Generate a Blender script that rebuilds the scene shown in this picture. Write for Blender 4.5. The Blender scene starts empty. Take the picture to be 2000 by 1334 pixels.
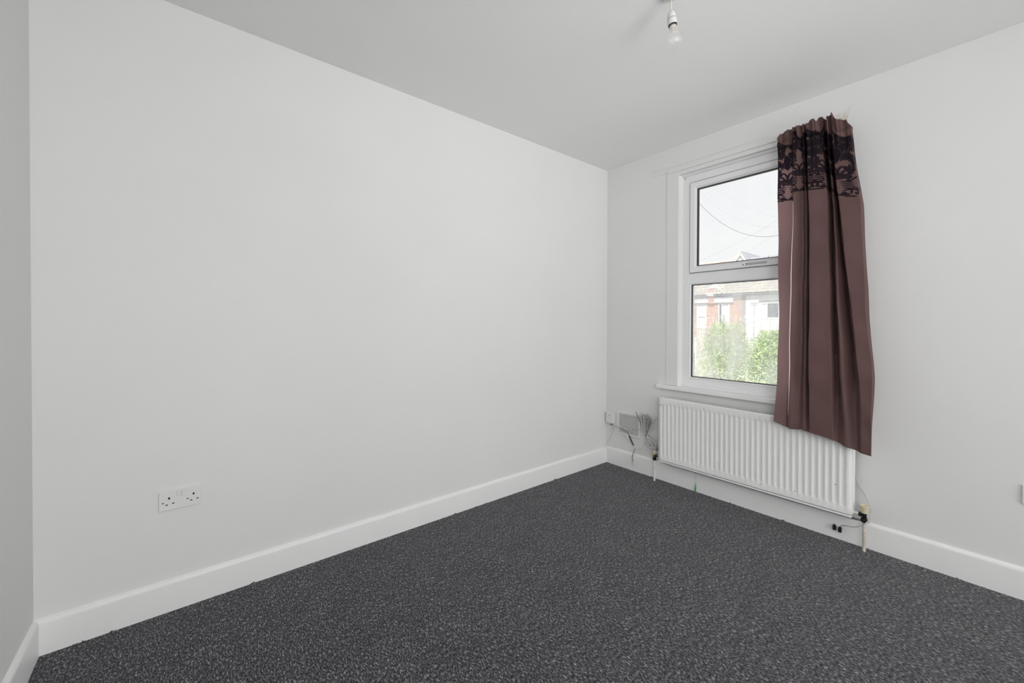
import bpy, math, random
import numpy as np
from mathutils import Vector, Matrix

random.seed(7)
rng = np.random.default_rng(7)
scene = bpy.context.scene
COL = scene.collection

# ------------------------------------------------------------------ camera
CAM_LOC = Vector((-2.99628, -2.31151, 1.26654))
F_PX, CY_PX = 784.5743, 638.119
yaw, pitch, roll = 0.88899, -0.00896, 0.00292
fwd = Vector((math.cos(yaw) * math.cos(pitch), math.sin(yaw) * math.cos(pitch), math.sin(pitch)))
right0 = Vector((math.sin(yaw), -math.cos(yaw), 0))
up0 = right0.cross(fwd)
right = math.cos(roll) * right0 + math.sin(roll) * up0
up = -math.sin(roll) * right0 + math.cos(roll) * up0
cam_data = bpy.data.cameras.new('camera')
cam = bpy.data.objects.new('camera', cam_data)
COL.objects.link(cam)
M = Matrix((right, up, -fwd)).transposed().to_4x4()
M.translation = CAM_LOC
cam.matrix_world = M
cam_data.sensor_width = 36.0
cam_data.sensor_fit = 'HORIZONTAL'
cam_data.lens = F_PX / 2000.0 * 36.0
cam_data.shift_y = -(667.0 - CY_PX) / 2000.0
cam_data.clip_start = 0.02
cam_data.clip_end = 300
scene.camera = cam

# ------------------------------------------------------------------ light
scene.view_settings.view_transform = 'Standard'
scene.view_settings.look = 'None'
scene.view_settings.gamma = 1.0
scene.view_settings.use_curve_mapping = False
scene.view_settings.exposure = 0.0

SKY = 1.03
world = bpy.data.worlds.new('world')
scene.world = world
world.use_nodes = True
wt = world.node_tree
wt.nodes.clear()
wo = wt.nodes.new('ShaderNodeOutputWorld')
wb = wt.nodes.new('ShaderNodeBackground')
tc = wt.nodes.new('ShaderNodeTexCoord')
mp = wt.nodes.new('ShaderNodeMapping')
mp.inputs['Scale'].default_value = (1, 1, 2.2)
nz = wt.nodes.new('ShaderNodeTexNoise')
nz.inputs['Scale'].default_value = 2.6
nz.inputs['Detail'].default_value = 4
rp = wt.nodes.new('ShaderNodeValToRGB')
rp.color_ramp.elements[0].position = 0.3
rp.color_ramp.elements[0].color = (0.90, 0.91, 0.93, 1)
rp.color_ramp.elements[1].position = 0.72
rp.color_ramp.elements[1].color = (1.0, 1.0, 1.0, 1)
wt.links.new(tc.outputs['Generated'], mp.inputs['Vector'])
wt.links.new(mp.outputs['Vector'], nz.inputs['Vector'])
wt.links.new(nz.outputs['Fac'], rp.inputs['Fac'])
wt.links.new(rp.outputs['Color'], wb.inputs['Color'])
wb.inputs['Strength'].default_value = SKY
wt.links.new(wb.outputs['Background'], wo.inputs['Surface'])

sun_d = bpy.data.lights.new('sun', 'SUN')
sun_d.energy = 5.4
sun_d.angle = math.radians(6)
sun_d.color = (1.0, 0.97, 0.92)
sun = bpy.data.objects.new('sun', sun_d)
COL.objects.link(sun)
sun.rotation_euler = Vector((0.72, 0.28, -0.75)).to_track_quat('-Z', 'Y').to_euler()
sun.location = (-8, -3, 12)


def area(name, loc, target, sx, sy, power, color=(1, 1, 1), spread=180):
    d = bpy.data.lights.new(name, 'AREA')
    d.shape = 'RECTANGLE'
    d.size, d.size_y, d.energy, d.color = sx, sy, power, color
    d.spread = math.radians(spread)
    o = bpy.data.objects.new(name, d)
    COL.objects.link(o)
    o.location = loc
    o.rotation_euler = (Vector(target) - Vector(loc)).to_track_quat('-Z', 'Y').to_euler()
    return o


# unseen fill lights added behind the camera to brighten the room evenly
WARM = (1.0, 0.998, 0.99)
area('big_fill', (-1.7, -6.1, 1.35), (-1.7, 0, 1.35), 3.0, 2.3, 80.0, WARM)
area('near_fill', (-2.75, -3.05, 2.0), (-0.9, 0, 1.45), 1.3, 1.1, 13.0, WARM)
area('ceiling_fill', (-2.4, -4.5, 0.3), (-1.2, -1.3, 2.66), 1.2, 1.2, 4.6, WARM, 50)
area('wall_fill', (-3.2, -3.2, 1.6), (0.0, -0.75, 1.0), 0.9, 0.9, 2.4, WARM, 75)



# ------------------------------------------------------------------ materials
def mat(name, color=(0.8, 0.8, 0.8), rough=0.5, metal=0.0, noise=None, bump=None, spec=None, coat=0.0):
    """noise=(scale, amount) tints the colour, bump=(scale, strength, distance)"""
    m = bpy.data.materials.new(name)
    m.use_nodes = True
    nt = m.node_tree
    b = nt.nodes['Principled BSDF']
    b.inputs['Base Color'].default_value = (*color, 1)
    b.inputs['Roughness'].default_value = rough
    b.inputs['Metallic'].default_value = metal
    if spec is not None:
        b.inputs['Specular IOR Level'].default_value = spec
    if coat:
        b.inputs['Coat Weight'].default_value = coat
    t = nt.nodes.new('ShaderNodeTexCoord')
    if noise is None:
        noise = (9.0, 0.04)
    n = nt.nodes.new('ShaderNodeTexNoise')
    n.inputs['Scale'].default_value = noise[0]
    n.inputs['Detail'].default_value = 5
    nt.links.new(t.outputs['Object'], n.inputs['Vector'])
    r = nt.nodes.new('ShaderNodeValToRGB')
    a = noise[1]
    r.color_ramp.elements[0].position = 0.3
    r.color_ramp.elements[1].position = 0.7
    r.color_ramp.elements[0].color = (*[max(0, c * (1 - a)) for c in color], 1)
    r.color_ramp.elements[1].color = (*[min(1, c * (1 + a)) for c in color], 1)
    nt.links.new(n.outputs['Fac'], r.inputs['Fac'])
    nt.links.new(r.outputs['Color'], b.inputs['Base Color'])
    if bump:
        n2 = nt.nodes.new('ShaderNodeTexNoise')
        n2.inputs['Scale'].default_value = bump[0]
        n2.inputs['Detail'].default_value = 3
        nt.links.new(t.outputs['Object'], n2.inputs['Vector'])
        bp = nt.nodes.new('ShaderNodeBump')
        bp.inputs['Strength'].default_value = bump[1]
        bp.inputs['Distance'].default_value = bump[2]
        nt.links.new(n2.outputs['Fac'], bp.inputs['Height'])
        nt.links.new(bp.outputs['Normal'], b.inputs['Normal'])
    return m


M_WALL = mat('wall_paint', (0.80, 0.80, 0.795), 0.62, noise=(2.0, 0.012), bump=(140, 0.12, 0.002), spec=0.3)
M_CEIL = mat('ceiling_paint', (0.91, 0.91, 0.91), 0.8, noise=(1.5, 0.01), bump=(110, 0.08, 0.002), spec=0.2)
M_TRIM = mat('trim_gloss', (0.88, 0.88, 0.88), 0.42, noise=(6, 0.012), bump=(60, 0.08, 0.002))
M_UPVC = mat('upvc_white', (0.88, 0.88, 0.89), 0.3, noise=(4, 0.01))
M_RAD = mat('radiator_enamel', (0.89, 0.89, 0.885), 0.36, noise=(5, 0.015))
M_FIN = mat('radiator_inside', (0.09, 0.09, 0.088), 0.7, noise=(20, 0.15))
M_DARKGAP = mat('dark_gasket', (0.03, 0.03, 0.035), 0.6)
M_BLACK = mat('black_plastic', (0.012, 0.012, 0.013), 0.4)
M_GREYPLASTIC = mat('grey_plastic', (0.5, 0.5, 0.51), 0.4)
M_PLASTIC = mat('white_plastic', (0.80, 0.80, 0.79), 0.35, noise=(12, 0.015))
M_CREAM = mat('aged_cream_plastic', (0.66, 0.60, 0.42), 0.4, noise=(40, 0.12))
M_CABLE = mat('white_cable', (0.62, 0.62, 0.60), 0.45, noise=(30, 0.06))
M_CABLEG = mat('grey_cable', (0.50, 0.50, 0.48), 0.5, noise=(40, 0.2))
M_CABLED = mat('dark_grey_cable', (0.16, 0.16, 0.16), 0.5, noise=(40, 0.2))
M_BRASS = mat('tarnished_brass', (0.42, 0.34, 0.14), 0.35, 0.9, noise=(60, 0.3))
M_DARKMETAL = mat('blackened_metal', (0.03, 0.026, 0.026), 0.4, 0.6, noise=(60, 0.4))
M_PIPE = mat('painted_pipe', (0.76, 0.75, 0.72), 0.4, noise=(25, 0.08))
M_PIPEB = mat('stained_pipe', (0.62, 0.56, 0.48), 0.45, noise=(45, 0.25))
M_GREEN = mat('green_sleeve', (0.06, 0.42, 0.11), 0.4)
M_FRINGE = mat('frayed_cord', (0.64, 0.60, 0.52), 0.8, noise=(80, 0.15))
M_HOLE = mat('hole_black', (0.006, 0.006, 0.006), 0.9)
M_SEAL = mat('mouldy_sealant', (0.12, 0.10, 0.085), 0.8, noise=(300, 0.6))
M_SCUFF = mat('scuff_grey', (0.33, 0.33, 0.33), 0.7)


def carpet_material():
    m = bpy.data.materials.new('charcoal_carpet')
    m.use_nodes = True
    nt = m.node_tree
    L = nt.links.new
    b = nt.nodes['Principled BSDF']
    b.inputs['Roughness'].default_value = 0.9
    b.inputs['Specular IOR Level'].default_value = 0.15
    b.inputs['Sheen Weight'].default_value = 0.15
    t = nt.nodes.new('ShaderNodeTexCoord')

    def noise(scale, sc, detail=2, dist=0.0, w=0.0):
        mp = nt.nodes.new('ShaderNodeMapping')
        mp.inputs['Scale'].default_value = scale
        mp.inputs['Location'].default_value = (w, w * 0.7, 0)
        L(t.outputs['Object'], mp.inputs['Vector'])
        n = nt.nodes.new('ShaderNodeTexNoise')
        n.inputs['Scale'].default_value = sc
        n.inputs['Detail'].default_value = detail
        n.inputs['Distortion'].default_value = dist
        L(mp.outputs['Vector'], n.inputs['Vector'])
        return n.outputs['Fac']

    def ramp(f, stops):
        r = nt.nodes.new('ShaderNodeValToRGB')
        e = r.color_ramp.elements
        e[0].position, e[0].color = stops[0][0], (*stops[0][1], 1)
        e[1].position, e[1].color = stops[-1][0], (*stops[-1][1], 1)
        for pos, c in stops[1:-1]:
            k = e.new(pos)
            k.color = (*c, 1)
        L(f, r.inputs['Fac'])
        return r.outputs['Color']

    base = ramp(noise((210, 95, 1), 1.0, 3), [(0.33, (0.005, 0.005, 0.007)), (0.49, (0.042, 0.042, 0.047)), (0.66, (0.17, 0.17, 0.18))])
    fleck = ramp(noise((210, 66, 1), 1.0, 2, 0.5, 3.0), [(0.55, (0, 0, 0)), (0.68, (1, 1, 1))])
    fine = ramp(noise((420, 300, 1), 1.0, 1, 0, 9.0), [(0.40, (0.12, 0.12, 0.12)), (0.62, (1, 1, 1))])
    mul = nt.nodes.new('ShaderNodeMix')
    mul.data_type = 'RGBA'
    mul.blend_type = 'MULTIPLY'
    mul.inputs[0].default_value = 1.0
    L(fleck, mul.inputs[6])
    L(fine, mul.inputs[7])
    mix = nt.nodes.new('ShaderNodeMix')
    mix.data_type = 'RGBA'
    L(mul.outputs[2], mix.inputs[0])
    L(base, mix.inputs[6])
    mix.inputs[7].default_value = (0.62, 0.62, 0.65, 1)
    patch = ramp(noise((7, 7, 1), 1.0, 3, 0, 5.0), [(0.35, (0.86, 0.86, 0.88)), (0.65, (1.0, 1.0, 1.0))])
    mul2 = nt.nodes.new('ShaderNodeMix')
    mul2.data_type = 'RGBA'
    mul2.blend_type = 'MULTIPLY'
    mul2.inputs[0].default_value = 1.0
    L(mix.outputs[2], mul2.inputs[6])
    L(patch, mul2.inputs[7])
    L(mul2.outputs[2], b.inputs['Base Color'])
    bp = nt.nodes.new('ShaderNodeBump')
    bp.inputs['Strength'].default_value = 0.9
    bp.inputs['Distance'].default_value = 0.004
    L(noise((240, 120, 1), 1.0, 2, 0, 1.0), bp.inputs['Height'])
    L(bp.outputs['Normal'], b.inputs['Normal'])
    return m


def skirting_material():
    """gloss paint with chips down to dark wood along the carpet edge"""
    m = mat('skirting_paint', (0.89, 0.89, 0.89), 0.42, noise=(6, 0.012), bump=(45, 0.15, 0.002))
    nt = m.node_tree
    L = nt.links.new
    b = nt.nodes['Principled BSDF']
    src = b.inputs['Base Color'].links[0].from_socket
    t = nt.nodes.new('ShaderNodeTexCoord')
    sp = nt.nodes.new('ShaderNodeSeparateXYZ')
    L(t.outputs['Object'], sp.inputs[0])
    n = nt.nodes.new('ShaderNodeTexNoise')
    n.inputs['Scale'].default_value = 14
    n.inputs['Detail'].default_value = 6
    n.inputs['Roughness'].default_value = 0.7
    L(t.outputs['Object'], n.inputs['Vector'])
    h = nt.nodes.new('ShaderNodeMath')
    h.operation = 'MULTIPLY_ADD'      # noise*0.045 - 0.0225-ish  > z
    h.inputs[1].default_value = 0.09
    h.inputs[2].default_value = -0.0515
    L(n.outputs['Fac'], h.inputs[0])
    g = nt.nodes.new('ShaderNodeMath')
    g.operation = 'GREATER_THAN'
    L(h.outputs[0], g.inputs[0])
    L(sp.outputs['Z'], g.inputs[1])
    mix = nt.nodes.new('ShaderNodeMix')
    mix.data_type = 'RGBA'
    L(g.outputs[0], mix.inputs[0])
    L(src, mix.inputs[6])
    mix.inputs[7].default_value = (0.10, 0.075, 0.055, 1)
    L(mix.outputs[2], b.inputs['Base Color'])
    return m


def glass_material(name, dirt):
    m = bpy.data.materials.new(name)
    m.use_nodes = True
    nt = m.node_tree
    nt.nodes.clear()
    L = nt.links.new
    out = nt.nodes.new('ShaderNodeOutputMaterial')
    tr = nt.nodes.new('ShaderNodeBsdfTransparent')
    tr.inputs['Color'].default_value = (0.985, 0.99, 0.988, 1)
    gl = nt.nodes.new('ShaderNodeBsdfGlossy')
    gl.inputs['Roughness'].default_value = 0.02
    fr = nt.nodes.new('ShaderNodeFresnel')
    fr.inputs['IOR'].default_value = 1.3
    m1 = nt.nodes.new('ShaderNodeMixShader')
    L(fr.outputs[0], m1.inputs[0])
    L(tr.outputs[0], m1.inputs[1])
    L(gl.outputs[0], m1.inputs[2])
    ts = nt.nodes.new('ShaderNodeBsdfTranslucent')
    ts.inputs['Color'].default_value = (0.97, 0.98, 0.97, 1)
    t = nt.nodes.new('ShaderNodeTexCoord')
    mp = nt.nodes.new('ShaderNodeMapping')
    mp.inputs['Scale'].default_value = (1, 5.0, 2.0)
    mp.inputs['Location'].default_value = (0, 1.3, 0.6)
    L(t.outputs['Object'], mp.inputs['Vector'])
    n = nt.nodes.new('ShaderNodeTexNoise')
    n.inputs['Scale'].default_value = 1.6
    n.inputs['Detail'].default_value = 4
    L(mp.outputs['Vector'], n.inputs['Vector'])
    r = nt.nodes.new('ShaderNodeMapRange')
    r.inputs['From Min'].default_value = 0.35
    r.inputs['From Max'].default_value = 0.65
    r.inputs['To Min'].default_value = dirt * 0.35
    r.inputs['To Max'].default_value = dirt
    L(n.outputs['Fac'], r.inputs['Value'])
    m2 = nt.nodes.new('ShaderNodeMixShader')
    L(r.outputs[0], m2.inputs[0])
    L(m1.outputs[0], m2.inputs[1])
    L(ts.outputs[0], m2.inputs[2])
    L(m2.outputs[0], out.inputs['Surface'])
    return m


def curtain_material():
    m = bpy.data.materials.new('curtain_satin')
    m.use_nodes = True
    nt = m.node_tree
    nt.nodes.clear()
    L = nt.links.new
    out = nt.nodes.new('ShaderNodeOutputMaterial')
    vc = nt.nodes.new('ShaderNodeAttribute')
    vc.attribute_name = 'flock'
    t = nt.nodes.new('ShaderNodeTexCoord')
    n = nt.nodes.new('ShaderNodeTexNoise')
    n.inputs['Scale'].default_value = 7
    n.inputs['Detail'].default_value = 3
    L(t.outputs['Object'], n.inputs['Vector'])
    r = nt.nodes.new('ShaderNodeValToRGB')
    r.color_ramp.elements[0].position = 0.35
    r.color_ramp.elements[0].color = (0.116, 0.070, 0.063, 1)
    r.color_ramp.elements[1].position = 0.65
    r.color_ramp.elements[1].color = (0.131, 0.077, 0.074, 1)
    L(n.outputs['Fac'], r.inputs['Fac'])
    mix = nt.nodes.new('ShaderNodeMix')
    mix.data_type = 'RGBA'
    L(vc.outputs['Fac'], mix.inputs[0])
    L(r.outputs['Color'], mix.inputs[6])
    mix.inputs[7].default_value = (0.008, 0.004, 0.008, 1)
    b = nt.nodes.new('ShaderNodeBsdfPrincipled')
    b.inputs['Roughness'].default_value = 0.55
    b.inputs['Specular IOR Level'].default_value = 0.14
    b.inputs['Sheen Weight'].default_value = 0.0
    L(mix.outputs[2], b.inputs['Base Color'])
    # ribbed weave
    w = nt.nodes.new('ShaderNodeTexNoise')
    w.inputs['Scale'].default_value = 420
    L(t.outputs['Object'], w.inputs['Vector'])
    bp = nt.nodes.new('ShaderNodeBump')
    bp.inputs['Strength'].default_value = 0.35
    bp.inputs['Distance'].default_value = 0.001
    L(w.outputs['Fac'], bp.inputs['Height'])
    L(bp.outputs['Normal'], b.inputs['Normal'])
    ts = nt.nodes.new('ShaderNodeBsdfTranslucent')
    mt = nt.nodes.new('ShaderNodeMix')
    mt.data_type = 'RGBA'
    L(vc.outputs['Fac'], mt.inputs[0])
    mt.inputs[6].default_value = (0.82, 0.52, 0.54, 1)
    mt.inputs[7].default_value = (0.05, 0.03, 0.06, 1)
    L(mt.outputs[2], ts.inputs['Color'])
    ms = nt.nodes.new('ShaderNodeMixShader')
    ln = nt.nodes.new('ShaderNodeAttribute')     # 1 where the cloth is a single unlined layer
    ln.attribute_name = 'unlined'
    mr = nt.nodes.new('ShaderNodeMapRange')
    mr.inputs['To Min'].default_value = 0.03
    mr.inputs['To Max'].default_value = 0.34
    L(ln.outputs['Fac'], mr.inputs['Value'])
    L(mr.outputs[0], ms.inputs[0])
    L(b.outputs[0], ms.inputs[1])
    L(ts.outputs[0], ms.inputs[2])
    L(ms.outputs[0], out.inputs['Surface'])
    return m


def leaf_material(name, c1, c2):
    m = bpy.data.materials.new(name)
    m.use_nodes = True
    nt = m.node_tree
    nt.nodes.clear()
    L = nt.links.new
    out = nt.nodes.new('ShaderNodeOutputMaterial')
    t = nt.nodes.new('ShaderNodeTexCoord')
    n = nt.nodes.new('ShaderNodeTexNoise')
    n.inputs['Scale'].default_value = 6
    n.inputs['Detail'].default_value = 3
    L(t.outputs['Object'], n.inputs['Vector'])
    r = nt.nodes.new('ShaderNodeValToRGB')
    r.color_ramp.elements[0].position = 0.4
    r.color_ramp.elements[0].color = (*c1, 1)
    r.color_ramp.elements[1].position = 0.62
    r.color_ramp.elements[1].color = (*c2, 1)
    L(n.outputs['Fac'], r.inputs['Fac'])
    d = nt.nodes.new('ShaderNodeBsdfPrincipled')
    d.inputs['Roughness'].default_value = 0.4
    L(r.outputs['Color'], d.inputs['Base Color'])
    ts = nt.nodes.new('ShaderNodeBsdfTranslucent')
    L(r.outputs['Color'], ts.inputs['Color'])
    ms = nt.nodes.new('ShaderNodeMixShader')
    ms.inputs[0].default_value = 0.35
    L(d.outputs[0], ms.inputs[1])
    L(ts.outputs[0], ms.inputs[2])
    L(ms.outputs[0], out.inputs['Surface'])
    return m


M_CARPET = carpet_material()
M_SKIRT = skirting_material()
M_GLASS_UP = glass_material('window_glass', 0.04)
M_GLASS_LOW = glass_material('misted_window_glass', 0.46)
M_CURTAIN = curtain_material()


def bulb_material():
    m = bpy.data.materials.new('bulb_glass')
    m.use_nodes = True
    nt = m.node_tree
    nt.nodes.clear()
    L = nt.links.new
    out = nt.nodes.new('ShaderNodeOutputMaterial')
    tr = nt.nodes.new('ShaderNodeBsdfTransparent')
    tr.inputs['Color'].default_value = (0.98, 0.99, 0.99, 1)
    gl = nt.nodes.new('ShaderNodeBsdfGlossy')
    gl.inputs['Roughness'].default_value = 0.06
    ts = nt.nodes.new('ShaderNodeBsdfTranslucent')
    ts.inputs['Color'].default_value = (0.95, 0.96, 0.96, 1)
    df = nt.nodes.new('ShaderNodeBsdfDiffuse')
    df.inputs['Color'].default_value = (0.9, 0.91, 0.91, 1)
    m0 = nt.nodes.new('ShaderNodeMixShader')
    m0.inputs[0].default_value = 0.5
    L(df.outputs[0], m0.inputs[1])
    L(ts.outputs[0], m0.inputs[2])
    m1 = nt.nodes.new('ShaderNodeMixShader')
    m1.inputs[0].default_value = 0.28
    L(tr.outputs[0], m1.inputs[1])
    L(m0.outputs[0], m1.inputs[2])
    m2 = nt.nodes.new('ShaderNodeMixShader')
    m2.inputs[0].default_value = 0.06
    L(m1.outputs[0], m2.inputs[1])
    L(gl.outputs[0], m2.inputs[2])
    L(m2.outputs[0], out.inputs['Surface'])
    return m


M_BULB = bulb_material()


# ------------------------------------------------------------------ mesh helpers
class MB:
    def __init__(self):
        self.v, self.f = [], []

    def add(self, vs, fs):
        k = len(self.v)
        self.v += [tuple(p) for p in vs]
        self.f += [tuple(i + k for i in f) for f in fs]
        return self

    def box(self, a, b):
        x0, x1 = sorted((a[0], b[0]))
        y0, y1 = sorted((a[1], b[1]))
        z0, z1 = sorted((a[2], b[2]))
        vs = [(x0, y0, z0), (x1, y0, z0), (x1, y1, z0), (x0, y1, z0), (x0, y0, z1), (x1, y0, z1), (x1, y1, z1), (x0, y1, z1)]
        return self.add(vs, [(0, 3, 2, 1), (4, 5, 6, 7), (0, 1, 5, 4), (1, 2, 6, 5), (2, 3, 7, 6), (3, 0, 4, 7)])

    def prism(self, prof, axis, a, b):
        """profile polygon (two coords) swept along axis from a to b"""
        n = len(prof)

        def P(q, t):
            return {0: (t, q[0], q[1]), 1: (q[0], t, q[1]), 2: (q[0], q[1], t)}[axis]
        vs = [P(q, a) for q in prof] + [P(q, b) for q in prof]
        fs = [(i, (i + 1) % n, n + (i + 1) % n, n + i) for i in range(n)]
        fs += [tuple(range(n))[::-1], tuple(range(n, 2 * n))]
        return self.add(vs, fs)

    def tube(self, pts, r, n=8, caps=True):
        pts = [Vector(p) for p in pts]
        rs = r if isinstance(r, (list, tuple)) else [r] * len(pts)
        rings = []
        prev = None
        for i, p in enumerate(pts):
            d = (pts[min(i + 1, len(pts) - 1)] - pts[max(i - 1, 0)])
            d = d.normalized() if d.length > 1e-9 else Vector((0, 0, 1))
            a = prev if prev is not None else (Vector((0, 0, 1)) if abs(d.z) < 0.9 else Vector((1, 0, 0)))
            u = (a - d * a.dot(d))
            if u.length < 1e-6:
                u = d.orthogonal()
            u.normalize()
            prev = u
            w = d.cross(u)
            rings.append([p + (u * math.cos(2 * math.pi * k / n) + w * math.sin(2 * math.pi * k / n)) * rs[i] for k in range(n)])
        vs = [q for ring in rings for q in ring]
        fs = []
        for i in range(len(rings) - 1):
            for k in range(n):
                a, b = i * n + k, i * n + (k + 1) % n
                fs.append((a, b, b + n, a + n))
        if caps:
            fs.append(tuple(range(n))[::-1])
            fs.append(tuple(range((len(rings) - 1) * n, len(rings) * n)))
        return self.add(vs, fs)

    def lathe(self, prof, origin=(0, 0, 0), axis=(0, 0, 1), n=24):
        ax = Vector(axis).normalized()
        u = ax.orthogonal().normalized()
        w = ax.cross(u)
        o = Vector(origin)
        vs, fs = [], []
        for r, h in prof:
            for k in range(n):
                a = 2 * math.pi * k / n
                vs.append(o + ax * h + (u * math.cos(a) + w * math.sin(a)) * max(r, 1e-5))
        for i in range(len(prof) - 1):
            for k in range(n):
                a, b = i * n + k, i * n + (k + 1) % n
                fs.append((a, b, b + n, a + n))
        fs.append(tuple(range(n))[::-1])
        fs.append(tuple(range((len(prof) - 1) * n, len(prof) * n)))
        return self.add(vs, fs)

    def ring(self, y0, y1, z0, z1, prof):
        """mitred picture-frame lying in the y-z plane; prof = [(inset, x), ...]"""
        n = len(prof)
        vs = []
        for (sy, sz) in ((0, 0), (1, 0), (1, 1), (0, 1)):
            for ins, x in prof:
                y = y0 + ins if sy == 0 else y1 - ins
                z = z0 + ins if sz == 0 else z1 - ins
                vs.append((x, y, z))
        fs = []
        for c in range(4):
            d = (c + 1) % 4
            for i in range(n):
                j = (i + 1) % n
                fs.append((c * n + i, d * n + i, d * n + j, c * n + j))
        return self.add(vs, fs)

    def obj(self, name, material, parent=None, smooth=False, bevel=0.0, origin=None):
        me = bpy.data.meshes.new(name)
        vs = self.v
        if origin is not None:
            vs = [(a - origin[0], b - origin[1], c - origin[2]) for a, b, c in vs]
        me.from_pydata(vs, [], self.f)
        me.validate()
        import bmesh
        bm = bmesh.new()
        bm.from_mesh(me)
        bmesh.ops.recalc_face_normals(bm, faces=bm.faces)
        bm.to_mesh(me)
        bm.free()
        me.materials.append(material)
        if smooth:
            me.polygons.foreach_set('use_smooth', [True] * len(me.polygons))
            try:
                me.set_sharp_from_angle(angle=math.radians(40))
            except Exception:
                pass
        o = bpy.data.objects.new(name, me)
        COL.objects.link(o)
        if origin is not None:
            o.location = origin
        if parent is not None:
            o.parent = parent
            if origin is None:
                o.location = -parent.location
            else:
                o.location = Vector(origin) - parent.location
        if bevel:
            md = o.modifiers.new('bevel', 'BEVEL')
            md.width = bevel
            md.segments = 2
            md.limit_method = 'ANGLE'
        return o


def tag(o, label, cat, group=None):
    o['label'] = label
    o['category'] = cat
    if group:
        o['group'] = group
    return o


def structure(o):
    o['kind'] = 'structure'
    return o


def thing(name, loc, label, cat, group=None):
    o = bpy.data.objects.new(name, None)
    o.empty_display_size = 0.05
    COL.objects.link(o)
    o.location = loc
    return tag(o, label, cat, group)


def smooth_path(pts, k=8):
    """Catmull-Rom through pts"""
    P = [Vector(p) for p in pts]
    P = [2 * P[0] - P[1]] + P + [2 * P[-1] - P[-2]]
    out = []
    for i in range(1, len(P) - 2):
        a, b, c, d = P[i - 1:i + 3]
        for j in range(k):
            t = j / k
            out.append(0.5 * ((2 * b) + (c - a) * t + (2 * a - 5 * b + 4 * c - d) * t * t + (3 * b - a - 3 * c + d) * t ** 3))
    out.append(P[-2])
    return out


# ------------------------------------------------------------------ room shell
H = 2.658           # ceiling
LX = 3.448          # length of the long left wall
LY = 6.2           # room depth along the window wall
WY0, WY1 = -1.64, -0.684      # window opening
WZ0, WZ1 = 0.775, 2.425
FX_ = 0.0495
TW = 0.25           # outer wall thickness
SK = 0.016          # skirting thickness

b = MB().box((-LX, -LY, -0.06), (0, 0, 0))
structure(b.obj('floor', M_CARPET))
b = MB().box((-LX - 0.1, -LY - 0.1, H), (TW, 0.1, H + 0.12))
structure(b.obj('ceiling', M_CEIL))
b = MB().box((-LX - 0.1, 0, -0.06), (TW, 0.1, H))
structure(b.obj('wall_left', M_WALL))
b = MB()
b.box((0, -LY - 0.1, -0.06), (TW, WY0, H))
b.box((0, WY1, -0.06), (TW, 0, H))
b.box((0, WY0, -0.06), (TW, WY1, WZ0 - 0.028))
b.box((0, WY0, WZ1), (TW, WY1, H))
structure(b.obj('wall_right', M_WALL))
b = MB().box((-LX - 0.1, -LY, -0.06), (-LX, 0, H))
structure(b.obj('wall_near_left', M_WALL))
b = MB().box((-LX - 0.1, -LY - 0.1, -0.06), (0, -LY, H))
structure(b.obj('wall_behind', M_WALL))


def skirt_profile(h):
    # (distance from wall, z): square foot, rounded top
    pts = [(0.0, 0.0), (SK, 0.0), (SK, h - 0.022)]
    for k in range(1, 7):
        a = math.pi / 2 * k / 6
        pts.append((SK * 0.35 + SK * 0.65 * math.cos(a), h - 0.022 + 0.018 * math.sin(a)))
    pts.append((0.002, h))
    pts.append((0.0, h))
    return pts


pr = skirt_profile(0.137)
b = MB().prism([(-q[0], q[1]) for q in pr], 0, -LX + 0.0, 0.0)
structure(b.obj('baseboard_left', M_SKIRT, smooth=True))
b = MB().prism([(-q[0], q[1]) for q in skirt_profile(0.147)], 1, -LY, -SK)
structure(b.obj('baseboard_right', M_SKIRT, smooth=True))
b = MB().prism([(-LX + q[0], q[1]) for q in pr], 1, -LY, -SK)
structure(b.obj('baseboard_near_left', M_SKIRT, smooth=True))

# architrave board left of the window and batten over it
b = MB()
b.prism([(0.0, -0.586), (0.0, WY1), (-0.006, WY1), (-0.006, -0.590)], 2, WZ0 + 0.006, 2.462)
structure(b.obj('trim_1', M_WALL, smooth=False))
b = MB()
b.prism([(0.0, 2.456), (-0.011, 2.456), (-0.012, 2.461), (-0.010, 2.492), (-0.004, 2.506), (0.0, 2.510)], 1, -1.69, -0.600)
b.prism([(0.0, 2.468), (-0.005, 2.470), (-0.004, 2.505), (0.0, 2.520)], 1, -0.600, -0.457)
structure(b.obj('trim_2', M_WALL, smooth=False))
# head lining: the board between frame and batten
b = MB()
b.prism([(0.0, WZ1), (-0.006, WZ1), (-0.006, 2.455), (0.0, 2.455)], 1, -1.68, WY1 + 0.0)
structure(b.obj('trim_3', M_WALL))
# splayed fillet along the head reveal
b = MB()
b.prism([(-0.006, WZ1 + 0.016), (0.002, WZ1 + 0.013), (0.020, WZ1 + 0.002), (0.034, WZ1 - 0.012), (FX_, WZ1 - 0.014), (FX_, WZ1 + 0.004), (-0.001, WZ1 + 0.016)], 1, WY0, WY1)
structure(b.obj('trim_4', M_TRIM))
b = MB()
b.prism([(-0.001, WY1 + 0.001), (-0.001, WY1 - 0.002), (0.016, WY1 - 0.006), (0.032, WY1 - 0.013), (FX_, WY1 - 0.015), (FX_, WY1 + 0.001)], 2, WZ0, WZ1)
structure(b.obj('trim_5', M_TRIM))

# ------------------------------------------------------------------ window
win = bpy.data.objects.new('window_1', None)
win.location = (0.05, (WY0 + WY1) / 2, WZ0)
COL.objects.link(win)
structure(win)
FX = 0.050        # face of the frame
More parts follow.
